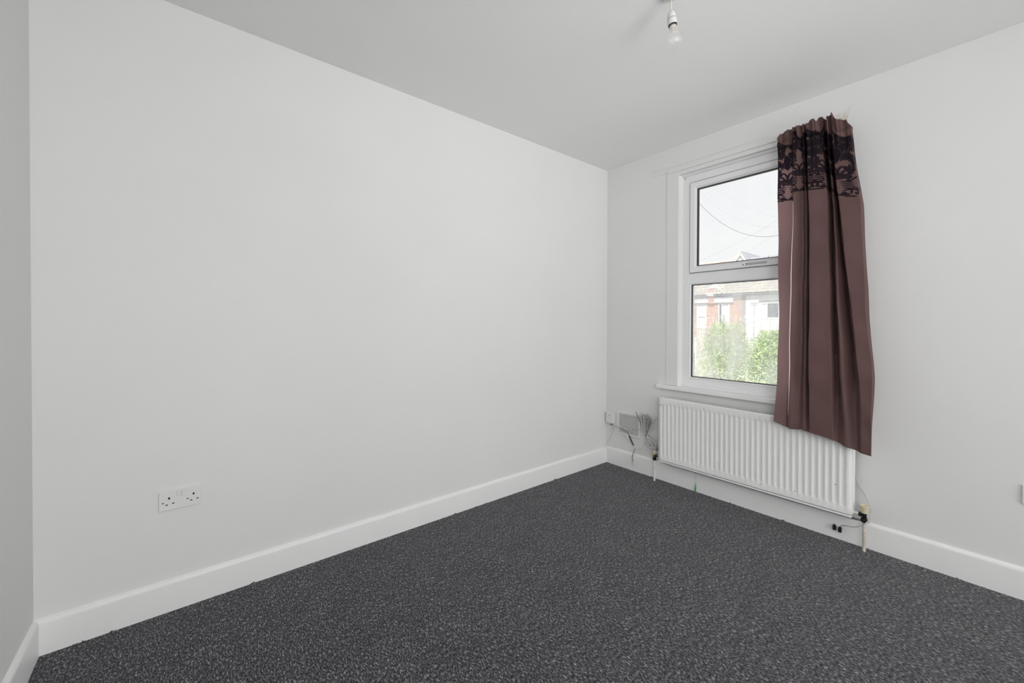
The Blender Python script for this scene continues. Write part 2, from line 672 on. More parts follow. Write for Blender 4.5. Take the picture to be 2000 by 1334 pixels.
# outer frame
b = MB()
b.ring(WY0, WY1, WZ0, WZ1, [(0.0, FX + 0.07), (0.0, FX), (0.062, FX), (0.070, FX + 0.006), (0.070, FX + 0.07)])
o_frame = b.obj('window_frame', M_UPVC, win)
b = MB().box((FX + 0.001, WY0 + 0.068, 1.575 + 0.004), (FX + 0.069, WY1 - 0.068, 1.656))
b.prism([(FX + 0.001, 1.58), (FX + 0.008, 1.570), (FX + 0.03, 1.566), (FX + 0.03, 1.58)], 1, WY0 + 0.068, WY1 - 0.068)
b.obj('transom', M_UPVC, win)
# glazing beads of the fixed lower light
ly0, ly1, lz0, lz1 = WY0 + 0.066, WY1 - 0.066, WZ0 + 0.066, 1.580
b = MB().ring(ly0, ly1, lz0, lz1, [(0.0, FX + 0.03), (0.0, FX + 0.0), (0.004, FX - 0.001), (0.014, FX + 0.014), (0.014, FX + 0.03)])
b.obj('glazing_bead', M_UPVC, win)
b = MB().ring(ly0 + 0.011, ly1 - 0.011, lz0 + 0.011, lz1 - 0.011, [(0.0, FX + 0.028), (0.0, FX + 0.010), (0.0055, FX + 0.012), (0.0055, FX + 0.028)])
b.obj('gasket', M_DARKGAP, win)
b = MB().box((FX + 0.022, ly0 + 0.012, lz0 + 0.012), (FX + 0.026, ly1 - 0.012, lz1 - 0.012))
b.obj('lower_pane', M_GLASS_LOW, win)
# lower stepped cill profile of the frame
b = MB().prism([(FX, WZ0), (FX - 0.012, WZ0), (FX - 0.012, WZ0 + 0.014), (FX - 0.004, WZ0 + 0.020), (FX - 0.004, WZ0 + 0.034), (FX, WZ0 + 0.038)], 1, WY0, WY1)
b.obj('cill_step', M_UPVC, win)
# top-hung sash
sy0, sy1, sz0, sz1 = WY0 + 0.073, WY1 - 0.073, 1.660, 2.352
b = MB().ring(sy0, sy1, sz0, sz1, [(0.0, FX + 0.05), (0.0, FX - 0.010), (0.003, FX - 0.013), (0.036, FX - 0.013), (0.050, FX + 0.004), (0.053, FX + 0.03)])
sash = b.obj('sash', M_UPVC, win)
b = MB().ring(sy0 - 0.004, sy1 + 0.004, sz0 - 0.004, sz1 + 0.004, [(0.0, FX + 0.03), (0.0, FX - 0.0035), (0.0045, FX - 0.0035), (0.0045, FX + 0.03)])
b.obj('weather_seal', M_CABLED, win)


def reparent(o, parent, ploc):
    o.parent = parent
    o.location = -Vector(ploc)


b = MB().ring(sy0 + 0.049, sy1 - 0.049, sz0 + 0.049, sz1 - 0.049, [(0.0, FX + 0.028), (0.0, FX + 0.002), (0.0055, FX + 0.004), (0.0055, FX + 0.028)])
g = b.obj('gasket', M_DARKGAP)
g.parent = sash
b = MB().box((FX + 0.016, sy0 + 0.05, sz0 + 0.05), (FX + 0.020, sy1 - 0.05, sz1 - 0.05))
g = b.obj('upper_pane', M_GLASS_UP)
g.parent = sash
# specks stuck on the upper pane
b = MB()
b.lathe([(0.0, -0.001), (0.0024, -0.0006), (0.0024, 0.0006), (0.0, 0.001)], (FX + 0.015, -0.916, 2.037), (1, 0, 0), 10)
b.lathe([(0.0, -0.001), (0.0014, -0.0006), (0.0014, 0.0006), (0.0, 0.001)], (FX + 0.015, -1.018, 1.922), (1, 0, 0), 8)
g = b.obj('dirt_speck', M_SCUFF)
g.parent = sash
# broken handle: base plate with two screw holes, the lever spindle bar
hx = FX - 0.013
b = MB().box((hx - 0.007, -1.182, 1.671), (hx, -1.156, 1.692))
hb = b.obj('handle_plate', M_PLASTIC, bevel=0.002)
hb.parent = sash
b = MB().prism([(hx, 1.677), (hx - 0.012, 1.678), (hx - 0.012, 1.690), (hx, 1.692)], 1, -1.290, -1.180)
hb = b.obj('handle_lever', M_GREYPLASTIC, bevel=0.0015)
hb.parent = sash
b = MB().lathe([(0.0, 0), (0.0045, 0), (0.0045, 0.002), (0.0, 0.002)], (hx - 0.009, -1.169, 1.682), (1, 0, 0), 12)
hb = b.obj('screw_hole', M_HOLE)
hb.parent = sash
b = MB().lathe([(0.0, 0), (0.0038, 0), (0.0038, 0.002), (0.0, 0.002)], (hx - 0.0015, -1.142, 1.680), (1, 0, 0), 12)
hb = b.obj('screw_hole', M_HOLE)
hb.parent = sash
# mouldy sealant at the top corner and a screw cap at the bottom corner
b = MB()
for (y, z, s) in ((WY1 - 0.004, 2.417, 0.008), (WY1 - 0.014, 2.420, 0.006), (WY1 - 0.007, 2.404, 0.005), (WY1 - 0.027, 2.400, 0.0045), (WY1 - 0.021, 2.412, 0.004)):
    b.lathe([(0.0, -0.003), (s * 0.8, -0.002), (s, 0.0), (0.0, 0.002)], (FX, y, z), (1, 0, 0.2), 7)
b.obj('sealant', M_SEAL, win)
b = MB().lathe([(0.0, -0.003), (0.004, -0.002), (0.0045, 0.0), (0.0, 0.001)], (FX - 0.012, WY1 - 0.010, WZ0 + 0.012), (1, 0, 0), 10)
b.obj('screw_cap', M_SCUFF, win)

# inner sill board with a horn
b = MB()
b.prism([(FX, WZ0 - 0.028), (FX, WZ0), (-0.036, WZ0 + 0.001), (-0.040, WZ0 - 0.003), (-0.040, WZ0 - 0.026), (-0.037, WZ0 - 0.030), (0.0, WZ0 - 0.030)], 1, WY0, WY1)
b.prism([(0.0, WZ0 - 0.028), (0.0, WZ0), (-0.036, WZ0 + 0.001), (-0.040, WZ0 - 0.003), (-0.040, WZ0 - 0.026), (-0.037, WZ0 - 0.030), (0.0, WZ0 - 0.030)], 1, WY1, -0.524)
b.prism([(0.0, WZ0 - 0.028), (0.0, WZ0), (-0.036, WZ0 + 0.001), (-0.040, WZ0 - 0.003), (-0.040, WZ0 - 0.026), (-0.037, WZ0 - 0.030), (0.0, WZ0 - 0.030)], 1, -1.80, WY0)
b.obj('window_sill', M_TRIM, win)

# ------------------------------------------------------------------ radiator
RY0, RY1, RZ0, RZ1 = -1.772, -0.583, 0.192, 0.683
RXF, RXB = -0.100, -0.032
rad = thing('radiator', (-0.066, (RY0 + RY1) / 2, RZ0), 'white ribbed panel radiator on the wall under the window', 'radiator')


def rad_panel(xf, sgn, name):
    nfl = 35
    ys, ds = [], []
    W = RY1 - RY0
    m = 0.020
    pitch_ = (W - 2 * m) / nfl
    ys.append(RY0)
    ds.append(0)
    prof = [(0.0, 0), (0.22, 0), (0.34, 0.55), (0.46, 1), (0.80, 1), (0.90, 0.55), (1.0, 0)]
    for k in range(nfl):
        for t, d in prof[:-1]:
            ys.append(RY0 + m + (k + t) * pitch_)
            ds.append(d)
    ys += [RY1 - m, RY1]
    ds += [0, 0]
    zs = [RZ0, RZ0 + 0.002, RZ0 + 0.038, RZ0 + 0.046, RZ0 + 0.056, RZ1 - 0.056, RZ1 - 0.050, RZ1 - 0.044, RZ1 - 0.005, RZ1]
    fz = [0, 0, 0, 0.5, 1, 1, 0.6, 0, 0, 0]
    edge = [0.006, 0, 0, 0, 0, 0, 0, 0, 0, 0.005]
    vs, fs = [], []
    for z, f, e in zip(zs, fz, edge):
        for i, (y, d) in enumerate(zip(ys, ds)):
            ee = 0.004 if i in (0, len(ys) - 1) else 0
            vs.append((xf + sgn * (0.0055 * d * f + e + ee), y, z))
    n = len(ys)
    for j in range(len(zs) - 1):
        for i in range(n - 1):
            fs.append((j * n + i, j * n + i + 1, (j + 1) * n + i + 1, (j + 1) * n + i))
    b = MB().add(vs, fs)
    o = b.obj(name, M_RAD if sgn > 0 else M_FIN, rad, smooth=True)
    md = o.modifiers.new('solid', 'SOLIDIFY')
    md.thickness = 0.0015
    md.offset = 0
    return o


rad_panel(RXF, 1, 'front_panel')
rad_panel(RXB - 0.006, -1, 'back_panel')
# bottom header rail seen as a bright strip below the front panel
b = MB().prism([(RXF + 0.004, RZ0 - 0.004), (RXF + 0.000, RZ0 - 0.006), (RXF + 0.000, RZ0 - 0.014), (RXF + 0.006, RZ0 - 0.017), (RXF + 0.020, RZ0 - 0.015), (RXF + 0.020, RZ0 - 0.004)], 1, RY0 + 0.003, RY1 - 0.003)
b.obj('bottom_rail', M_RAD, rad, smooth=True)
# convector fins
b = MB()
zig = []
nf = 72
for k in range(nf + 1):
    y = RY0 + 0.02 + (RY1 - RY0 - 0.04) * k / nf
    zig.append((RXF + 0.014 if k % 2 else RXB - 0.018, y))
vs = [(x, y, RZ0 + 0.012) for x, y in zig] + [(x, y, RZ1 - 0.03) for x, y in zig]
fs = [(i, i + 1, nf + 2 + i, nf + 1 + i) for i in range(nf)]
b.add(vs, fs)
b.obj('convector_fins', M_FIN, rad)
# side covers
for y0, y1 in ((RY0 - 0.002, RY0 + 0.0005), (RY1 - 0.0005, RY1 + 0.002)):
    b = MB().box((RXF + 0.006, y0, RZ0 + 0.006), (RXB - 0.006, y1, RZ1 + 0.001))
    b.obj('side_cover', M_RAD, rad)
# top grille: two rails and a row of slats
b = MB()
b.box((RXF + 0.002, RY0, RZ1 - 0.003), (RXF + 0.010, RY1, RZ1 + 0.001))
b.box((RXB - 0.009, RY0, RZ1 - 0.003), (RXB - 0.004, RY1, RZ1 + 0.001))
b.box((RXF + 0.012, RY0, RZ1 - 0.003), (RXB - 0.010, RY0 + 0.02, RZ1 + 0.001))
b.box((RXF + 0.012, RY1 - 0.04, RZ1 - 0.003), (RXB - 0.010, RY1, RZ1 + 0.001))
gr = b.obj('top_grille', M_RAD, rad)
b = MB()
ns = 112
for k in range(ns):
    y = RY0 + 0.022 + (RY1 - RY0 - 0.064) * (k + 0.5) / ns
    b.prism([(y - 0.0021, RZ1 - 0.002), (y + 0.0011, RZ1 - 0.002), (y + 0.0021, RZ1 + 0.0006), (y - 0.0011, RZ1 + 0.0006)], 0, RXF + 0.009, RXB - 0.008)
g = b.obj('grille_slats', M_RAD)
g.parent = gr
g['kind'] = 'stuff'
b = MB().box((RXF - 0.0012, RY1 - 0.026, RZ1 - 0.061), (RXF + 0.002, RY1 - 0.010, RZ1 - 0.056))
b.obj('maker_mark', M_SCUFF, rad)
# small chips in the enamel
for y, z in ((-0.94, 0.655), (-1.700, 0.345), (-1.50, 0.24), (-1.31, 0.225)):
    b = MB().lathe([(0.0, 0), (0.0028, 0.0004), (0.0028, 0.0014), (0.0, 0.0016)], (RXF - 0.0018, y, z), (1, 0, 0), 7)
    b.obj('paint_chip', M_CABLED, rad)
# wall brackets
for y in (-0.78, -1.56):
    b = MB().box((RXB - 0.008, y - 0.012, 0.25), (0.0, y + 0.012, 0.60))
    b.obj('bracket', M_RAD, rad)


sp = MB().tube([(-0.024, -0.548, 0.153), (-0.026, -0.60, 0.1525), (-0.026, -1.76, 0.1525), (-0.024, -1.835, 0.153)], [0.002, 0.0062, 0.0062, 0.002], 10).obj('skirting_strip', mat('dark_grey_strip', (0.13, 0.13, 0.13), 0.6, noise=(12, 0.4)), smooth=True)  # thin dark grey strip on the skirting top, tapered at both ends
tag(sp, 'thin dark grey strip along the top of the skirting under the radiator', 'pipe')


def valve(name, y, side, label, pipe_mat, z0, fallen):
    t = thing(name, (-0.068, y, 0.0), label, 'radiator valve')
    x = -0.068
    # pipe up from the floor
    b = MB().tube([(x, y, 0.0), (x, y, 0.08), (x + 0.0005, y, z0 - 0.02)], 0.0078, 14)
    b.obj('pipe', pipe_mat, t, smooth=True)
    b = MB().lathe([(0.0, 0), (0.0130, 0), (0.0165, 0.004), (0.0165, 0.016), (0.0135, 0.020), (0.0135, 0.026), (0.0, 0.028)], (x, y, z0 - 0.028), n=6 if not fallen else 10)
    b.obj('compression_nut', M_DARKMETAL, t)
    b = MB().lathe([(0.0, 0), (0.0105, 0), (0.0115, 0.006), (0.0115, 0.026), (0.0105, 0.030), (0.0, 0.030)], (x, y, z0), n=16)
    b.tube([(x, y, z0 + 0.012), (x, y + side * 0.018, z0 + 0.012)], 0.0095, 12)
    b.obj('valve_body', M_DARKMETAL if fallen else M_BRASS, t, smooth=True)
    b = MB().lathe([(0.0, 0), (0.0135, 0), (0.0135, 0.011), (0.0, 0.011)], (x, y + side * 0.012, z0 + 0.012), (0, side, 0), n=6)
    b.obj('union_nut', M_DARKMETAL, t)
    b = MB().tube([(x, y + side * 0.022, z0 + 0.012), (x, y + side * 0.050, z0 + 0.012)], 0.0075, 12)
    b.obj('tail_pipe', M_BRASS if not fallen else M_PIPE, t, smooth=True)
    r = 0.0128 if not fallen else 0.0185
    hh = 0.036 if not fallen else 0.042
    b = MB().lathe([(0.0, 0), (r * 0.80, 0.0), (r * 0.86, 0.004), (r * 0.98, hh * 0.70), (r * 1.10, hh * 0.74), (r * 1.12, hh * 0.94), (r * 1.0, hh), (r * 0.75, hh), (r * 0.7, hh - 0.004), (0.0, hh - 0.004)], (x, y, z0 + (0.012 if not fallen else 0.024)), n=20)
    b.obj('valve_cap', M_CREAM, t, smooth=True)
    return t


valve('radiator_valve', -0.531, -1, 'cream-capped valve with a dark nut and white pipe at the left end of the radiator', M_PIPE, 0.194, False)
valve('radiator_valve', -1.820, 1, 'cream-capped valve with black nuts on a stained pipe, right of the radiator', M_PIPEB, 0.192, True)

# ------------------------------------------------------------------ curtain
FEAT_D = [0, .004, .056, .014, .036, -.010, .052, .044, -.024, .036, -.020, .048, .044, .004]
ROWS = [  # (z left, z right, base offset, y of every fold feature)
    (2.437, 2.361, .100, None),
    (2.300, 2.225, .100, None),
    (2.015, 1.921, .112, [-1.3996, -1.4883, -1.4983, -1.5398, -1.5589, -1.5677, -1.5765, -1.6577, -1.6653, -1.6893, -1.6963, -1.7162, -1.8045, -1.811]),
    (1.307, 1.303, .126, [-1.4147, -1.4815, -1.4935, -1.5409, -1.5625, -1.5764, -1.5850, -1.6771, -1.6875, -1.7156, -1.7587, -1.7795, -1.835, -1.8437]),
    (0.923, 0.973, .134, [-1.4112, -1.4808, -1.4920, -1.5377, -1.5644, -1.5783, -1.5869, -1.6882, -1.701, -1.7377, -1.7891, -1.8135, -1.8635, -1.8682]),
    (None, None, .150, [-1.400, -1.4679, -1.4850, -1.5306, -1.56, -1.5814, -1.5900, -1.6935, -1.7133, -1.7563, -1.7964, -1.8248, -1.8582, -1.860]),
]
r1 = np.array(ROWS[2][3])
rel = (r1 - r1[0]) / (r1[-1] - r1[0])
top_y = -1.389 + rel * (-1.755 + 1.389)
sub_y = -1.394 + rel * (-1.771 + 1.394)
TOP = [(-1.389, 2.432), (-1.405, 2.452), (-1.425, 2.462), (-1.47, 2.468), (-1.511, 2.471), (-1.556, 2.463), (-1.562, 2.482), (-1.585, 2.476), (-1.597, 2.455), (-1.605, 2.480), (-1.625, 2.472), (-1.637, 2.455), (-1.655, 2.478), (-1.668, 2.482), (-1.676, 2.456), (-1.690, 2.430), (-1.732, 2.417), (-1.742, 2.392), (-1.755, 2.372)]
HEM = [(-1.4, 0.661), (-1.464, 0.641), (-1.499, 0.633), (-1.53, 0.637), (-1.545, 0.645), (-1.563, 0.636), (-1.589, 0.633), (-1.63, 0.627), (-1.69, 0.614), (-1.747, 0.59), (-1.813, 0.569), (-1.862, 0.563)]


def build_curtain():
    nf = len(FEAT_D)
    # column parameter: dense, with feature knots
    per = [14, 4, 14, 12, 8, 8, 34, 6, 14, 8, 14, 46, 6]
    cols_idx, cols_t = [], []
    for k, n in enumerate(per):
        n = int(n * 2.2)
        for j in range(n):
            cols_idx.append(k)
            cols_t.append(j / n)
    cols_idx.append(nf - 2)
    cols_t.append(1.0)
    ci = np.array(cols_idx)
    ct = np.array(cols_t)
    NC = len(ci)

    def interp(a):
        a = np.asarray(a, float)
        s = ct
        return a[ci] * (1 - s) + a[ci + 1] * s

    def interp_s(a):
        a = np.asarray(a, float)
        s = ct * ct * (3 - 2 * ct)
        return a[ci] * (1 - s) + a[ci + 1] * s

    Y = [interp(top_y), interp(sub_y)] + [interp(r[3]) for r in ROWS[2:]]
    D = interp_s(FEAT_D)
    yy = Y[2]
    arc = np.concatenate([[0], np.cumsum(np.hypot(np.diff(yy), np.diff(D)))])
    relx = arc / arc[-1]
    Z = []
    for i, r in enumerate(ROWS):
        if i == 0:
            t = sorted(TOP)
            Z.append(np.interp(Y[0], [a for a, _ in t], [c for _, c in t]))
        elif r[0] is None:
            t = sorted(HEM)
            Z.append(np.interp(Y[-1], [a for a, _ in t], [c for _, c in t]))
        else:
            f = (Y[i] - Y[i][0]) / (Y[i][-1] - Y[i][0])
            Z.append(r[0] * (1 - f) + r[1] * f)
    B = [r[2] for r in ROWS]
    # rows: fine in the flocked band
    vlist = []
    for seg, n in ((0, 56), (1, 130), (2, 60), (3, 34), (4, 34)):
        for j in range(n):
            vlist.append(seg + j / n)
    vlist.append(5.0)
    V = np.array(vlist)
    NR = len(V)

    def cr(arrs, v):
        i = int(min(math.floor(v), len(arrs) - 2))
        t = v - i
        p1, p2 = arrs[i], arrs[i + 1]
        return p1, p2, t, i

    vx = np.zeros((NR, NC))
    vy = np.zeros((NR, NC))
    vz = np.zeros((NR, NC))
    for r, v in enumerate(V):
        p1, p2, t, i = cr(Y, v)
        # Catmull in y where possible
        p0 = Y[max(i - 1, 0)]
        p3 = Y[min(i + 2, 5)]
        if i >= 1:
            y = 0.5 * ((2 * p1) + (p2 - p0) * t + (2 * p0 - 5 * p1 + 4 * p2 - p3) * t * t + (3 * p1 - p0 - 3 * p2 + p3) * t ** 3)
            y = 0.5 * y + 0.5 * (p1 * (1 - t) + p2 * t)
        else:
            y = p1 * (1 - t) + p2 * t
        z = Z[i] * (1 - t) + Z[i + 1] * t
        base = B[i] * (1 - t) + B[i + 1] * t
        # folds soften towards the heading where narrow pleats take over
        depth = min(1.0, 0.35 + 0.65 * max(0, v - 0.3) / 1.5) * D
        neg = 2.0 if v < 3.6 else max(0.8, 2.0 - 1.6 * (v - 3.6))
        depth = np.where(depth < 0, depth * neg, depth)
        if v > 4:
            depth = depth * (1 - 0.68 * (v - 4))
        pl = max(0.0, 1 - v / 1.35)
        ph = relx * 2 * math.pi * 15 + 0.8 * np.sin(relx * 17)
        depth = depth + pl * (0.009 * np.sin(ph) + 0.004 * np.sin(ph * 2.3 + 1.0))
        # gathering cords pinch the heading
        zc = 2.415 - 0.05 * relx
        depth = depth - 0.010 * np.exp(-((z - zc) / 0.010) ** 2) + 0.006 * np.exp(-((z - zc + 0.025) / 0.012) ** 2)
        # creases and a slight belly
        depth = depth + 0.0025 * np.sin(z * 9 + relx * 7) + 0.0012 * np.sin(z * 31 + relx * 23)
        y = y + 0.0015 * np.sin(z * 13 + relx * 30)
        if v > 3.4:
            depth = depth + 0.0012 * (v - 3.4) * np.sin(relx * 19 + 1)
        vx[r] = -(base + np.maximum(depth, -0.045 if v < 3.6 else -0.026))
        vy[r] = y
        vz[r] = z
    # side wobble on the free edges
    verts = np.stack([vx, vy, vz], -1).reshape(-1, 3)
    idx = np.arange(NR * NC).reshape(NR, NC)
    faces = np.stack([idx[:-1, :-1], idx[1:, :-1], idx[1:, 1:], idx[:-1, 1:]], -1).reshape(-1, 4)
    # ---- flocked damask painted in cloth coordinates (metres)
    U = np.tile(arc[None, :], (NR, 1)) - 0.02
    zband = np.interp(relx, [0, .125, .145, .3, .6, 1], [2.030, 2.012, 2.055, 2.060, 2.035, 1.945])
    Wd = 0.405 + zband[None, :] - vz
    S = np.full((NR, NC), 9.0)

    def disc(x, y, r):
        nonlocal S
        # rows near y
        m = (np.abs(Wd[:, NC // 2] - y) < 0.09 + r)
        rr = np.where(m)[0]
        if len(rr) == 0:
            return
        a, c = rr[0], rr[-1] + 1
        c0 = np.searchsorted(U[0], x - r - 0.004)
        c1 = np.searchsorted(U[0], x + r + 0.004)
        if c1 <= c0:
            return
        d = np.hypot(U[a:c, c0:c1] - x, Wd[a:c, c0:c1] - y) - r
        S[a:c, c0:c1] = np.minimum(S[a:c, c0:c1], d)

    def stroke(pts, w):
        n = len(pts)
        for k, (x, y) in enumerate(pts):
            disc(x, y, w[k] if hasattr(w, '__len__') else w)

    def leaf(x, y, ang, ln, w, curl=0.0):
        pts, ws = [], []
        a = ang
        n = 14
        for k in range(n):
            t = k / (n - 1)
            pts.append((x, y))
            ws.append(w * (math.sin(math.pi * min(1, t * 0.9 + 0.08)) ** 0.8) + 0.0004)
            x += math.cos(a) * ln / n
            y += math.sin(a) * ln / n
            a += curl / n
        stroke(pts, ws)

    def scroll(x, y, ang, ln, w, turns, sgn):
        pts, ws = [], []
        a = ang
        n = 70
        for k in range(n):
            t = k / (n - 1)
            pts.append((x, y))
            ws.append(w * (0.35 + 0.65 * math.sin(math.pi * (0.15 + 0.85 * t)) ** 0.7) if t < 0.93 else w * 1.5)
            stp = ln / n * (1.25 - 0.75 * t)
            x += math.cos(a) * stp
            y += math.sin(a) * stp
            a += sgn * turns * 2 * math.pi / n * (0.15 + 1.7 * t ** 2.2)
        stroke(pts, ws)

    P = 0.128   # repeat across the cloth
    for rep in range(-1, 6):
        x0 = rep * P + 0.035
        for mir in (1, -1):
            def A(a):
                return a if mir == 1 else math.pi - a
            # bottom border: crouching leaves with curled tips
            leaf(x0 + mir * 0.002, 0.395, A(-0.35), 0.050, 0.0085, mir * 0.5)
            leaf(x0 + mir * 0.004, 0.398, A(-0.95), 0.036, 0.0060, mir * 0.6)
            leaf(x0 + mir * 0.022, 0.402, A(0.05), 0.055, 0.0060, mir * -0.3)
            scroll(x0 + mir * 0.018, 0.372, A(-0.5), 0.105, 0.0042, 1.15, mir * 1)
            leaf(x0 + mir * 0.050, 0.385, A(-1.2), 0.030, 0.0055, mir * -0.8)
            # horizontal ribbons in the middle
            for q, dy in enumerate((0.0, 0.011, 0.022, 0.034)):
                leaf(x0 + mir * (0.006 + 0.004 * q), 0.318 + dy, A(-0.10 + 0.12 * q), 0.074 - 0.006 * q, 0.0042, mir * (0.45 - 0.35 * q))
            scroll(x0 + mir * 0.055, 0.312, A(-0.9), 0.100, 0.0046, 1.2, mir * 1)
            scroll(x0 + mir * 0.060, 0.345, A(0.6), 0.080, 0.0040, 1.1, mir * -1)
            # palmette of curled lobes
            for q in range(4):
                a = -math.pi / 2 + 0.10 + q * 0.42
                ln_ = 0.086 - 0.012 * q
                scroll(x0 + mir * 0.003, 0.302, A(a - 0.25), ln_ * 1.35, 0.0062, 0.85, mir * 1)
                leaf(x0 + mir * (0.004 + 0.004 * q), 0.296 - 0.004 * q, A(a), ln_ * 0.55, 0.0062, mir * 1.3)
            leaf(x0, 0.292, A(-math.pi / 2), 0.055, 0.0085, 0)
            scroll(x0 + mir * 0.012, 0.292, A(-0.2), 0.13, 0.0062, 1.25, mir * -1)
            leaf(x0 + mir * 0.050, 0.262, A(-1.0), 0.045, 0.0080, mir * 1.6)
            leaf(x0 + mir * 0.040, 0.240, A(-0.3), 0.040, 0.0070, mir * -1.6)
            # upper, denser growth
            for (ux, uy, ua, ul) in ((0.020, 0.185, -0.8, 0.07), (0.050, 0.170, -0.2, 0.06), (0.030, 0.135, -1.2, 0.06), (0.066, 0.130, -0.6, 0.05), (0.010, 0.110, -0.4, 0.07), (0.052, 0.085, -1.0, 0.06), (0.020, 0.062, -0.2, 0.06)):
                leaf(x0 + mir * ux, uy, A(ua), ul, 0.0088, mir * 0.7)
                leaf(x0 + mir * ux, uy, A(ua + 0.9), ul * 0.8, 0.0070, mir * -0.7)
                scroll(x0 + mir * ux, uy + 0.01, A(ua - 0.5), ul * 1.5, 0.0050, 1.1, mir * 1)
            scroll(x0 + mir * 0.070, 0.235, A(-1.4), 0.12, 0.0055, 1.2, mir * -1)
            leaf(x0 + mir * 0.078, 0.245, A(-1.3), 0.05, 0.0075, 0.2 * mir)
            leaf(x0 + mir * 0.084, 0.225, A(-2.0), 0.05, 0.0070, 0.3 * mir)
    col = np.clip(0.5 - S / 0.0016, 0, 1)
    # vein lines left bare inside the flock
    Sb = S.copy()
    vein = np.clip(1 - np.abs(Sb + 0.0042) / 0.0007, 0, 1) * 0.28
    col = np.clip(col - vein, 0, 1)
    # the top of the band is almost solid flock, only thin bare outlines left
    edge = np.clip(1 - np.abs(S - 0.0014) / 0.0013, 0, 1) * 0.7
    patch = np.sin(U * 41 + 1.0) + np.sin(Wd * 47 + U * 23 + 2.1) + 0.8 * np.sin(U * 83 - Wd * 30)
    topm = np.clip((0.205 + 0.02 * np.sin(U * 60) - Wd) / 0.01, 0, 1) * np.clip((Wd - 0.030 - 0.018 * np.sin(U * 37)) / 0.008, 0, 1) * np.clip((1.15 - patch) / 0.12, 0, 1)
    col = np.maximum(col, topm * (1 - edge))
    lim = 0.405
    col[Wd > lim] = 0
    # hem of the flocked panel: thin seam
    unl = ((ci == 0) * 1.0) * np.clip((0.97 - ct) / 0.05, 0, 1)
    unl = np.tile(unl[None, :], (NR, 1)) * np.clip((V[:, None] - 0.6) / 0.5, 0, 1)
    return verts, faces, col.reshape(-1), NC, NR, unl.reshape(-1), ci, ct, V


cv, cf, ccol, NC, NR, cunl, cci, cct, cV = build_curtain()
me = bpy.data.meshes.new('curtain')
me.from_pydata(cv.tolist(), [], cf.tolist())
me.materials.append(M_CURTAIN)
me.polygons.foreach_set('use_smooth', [True] * len(me.polygons))
at = me.attributes.new('flock', 'FLOAT', 'POINT')
at.data.foreach_set('value', ccol.astype(np.float32))
at = me.attributes.new('unlined', 'FLOAT', 'POINT')
at.data.foreach_set('value', cunl.astype(np.float32))
curtain = thing('curtain', (-0.12, -1.62, 2.42), 'brown mauve curtain with a black flocked scroll band at the top', 'curtain')
co = bpy.data.objects.new('drape', me)
COL.objects.link(co)
co.parent = curtain
co.location = -curtain.location
# stitched hem
hv = cv.reshape(NR, NC, 3)
b = MB()
r0 = NR - 1
line = [Vector(hv[r0, i]) for i in range(0, NC, 3)]
b.tube(line, 0.0014, 5)
b.obj('bottom_hem', M_CURTAIN, curtain, smooth=True)

# pale lining edge showing as a thin line down the left fold
k0 = int(np.argmax((cci == 1) & (cct > 0.80)))
pth = [Vector(hv[r, k0]) + Vector((-0.003, 0.0, 0)) for r in range(NR) if 1.95 < cV[r] < 4.75]
nn_ = len(pth)
b = MB().tube(pth, [0.0004 + 0.0022 * min(1, i / (nn_ * 0.35)) * min(1, (nn_ - 1 - i) / (nn_ * 0.25)) for i in range(nn_)], 6)
b.obj('lining_edge', mat('pale_lining', (0.78, 0.66, 0.60), 0.6), curtain, smooth=True)['label'] = 'pale lining edge'

# track, end bracket and frayed tape strands
tr = thing('curtain_track', (-0.04, -1.56, 2.43), 'white curtain track above the window, mostly behind the curtain heading', 'curtain track')
b = MB().prism([(-0.060, 2.418), (-0.052, 2.418), (-0.050, 2.436), (-0.058, 2.440), (-0.062, 2.436)], 1, -1.715, -1.40)
b.obj('rail', M_PLASTIC, tr)
for y in (-1.44, -1.67):
    b = MB().prism([(0.0, 2.395), (0.0, 2.425), (-0.016, 2.425), (-0.052, 2.432), (-0.052, 2.420), (-0.020, 2.405)], 1, y - 0.010, y + 0.010)
    b.obj('bracket', M_PLASTIC, tr)
fr = thing('frayed_tape', (-0.09, -1.71, 2.42), 'frayed cream heading tape sticking up at the curtain top right', 'tape')
b = MB().box((-0.092, -1.735, 2.412), (-0.088, -1.680, 2.447))
b.obj('tape', M_FRINGE, fr)
for k in range(15):
    y = -1.683 - 0.0038 * k
    ln = 0.030 + 0.020 * random.random() + (0.012 if k > 10 else 0)
    dy = (-0.0035 * k * 0.25) + random.uniform(-0.004, 0.004)
    b = MB().tube([(-0.090, y, 2.440), (-0.091, y + dy * 0.4, 2.440 + ln * 0.5), (-0.092 - random.random() * 0.004, y + dy - (0.006 if k > 11 else 0), 2.440 + ln)], [0.0012, 0.0010, 0.0004], 5)
    b.obj('strand', M_FRINGE if k != 8 else M_CABLED, fr)

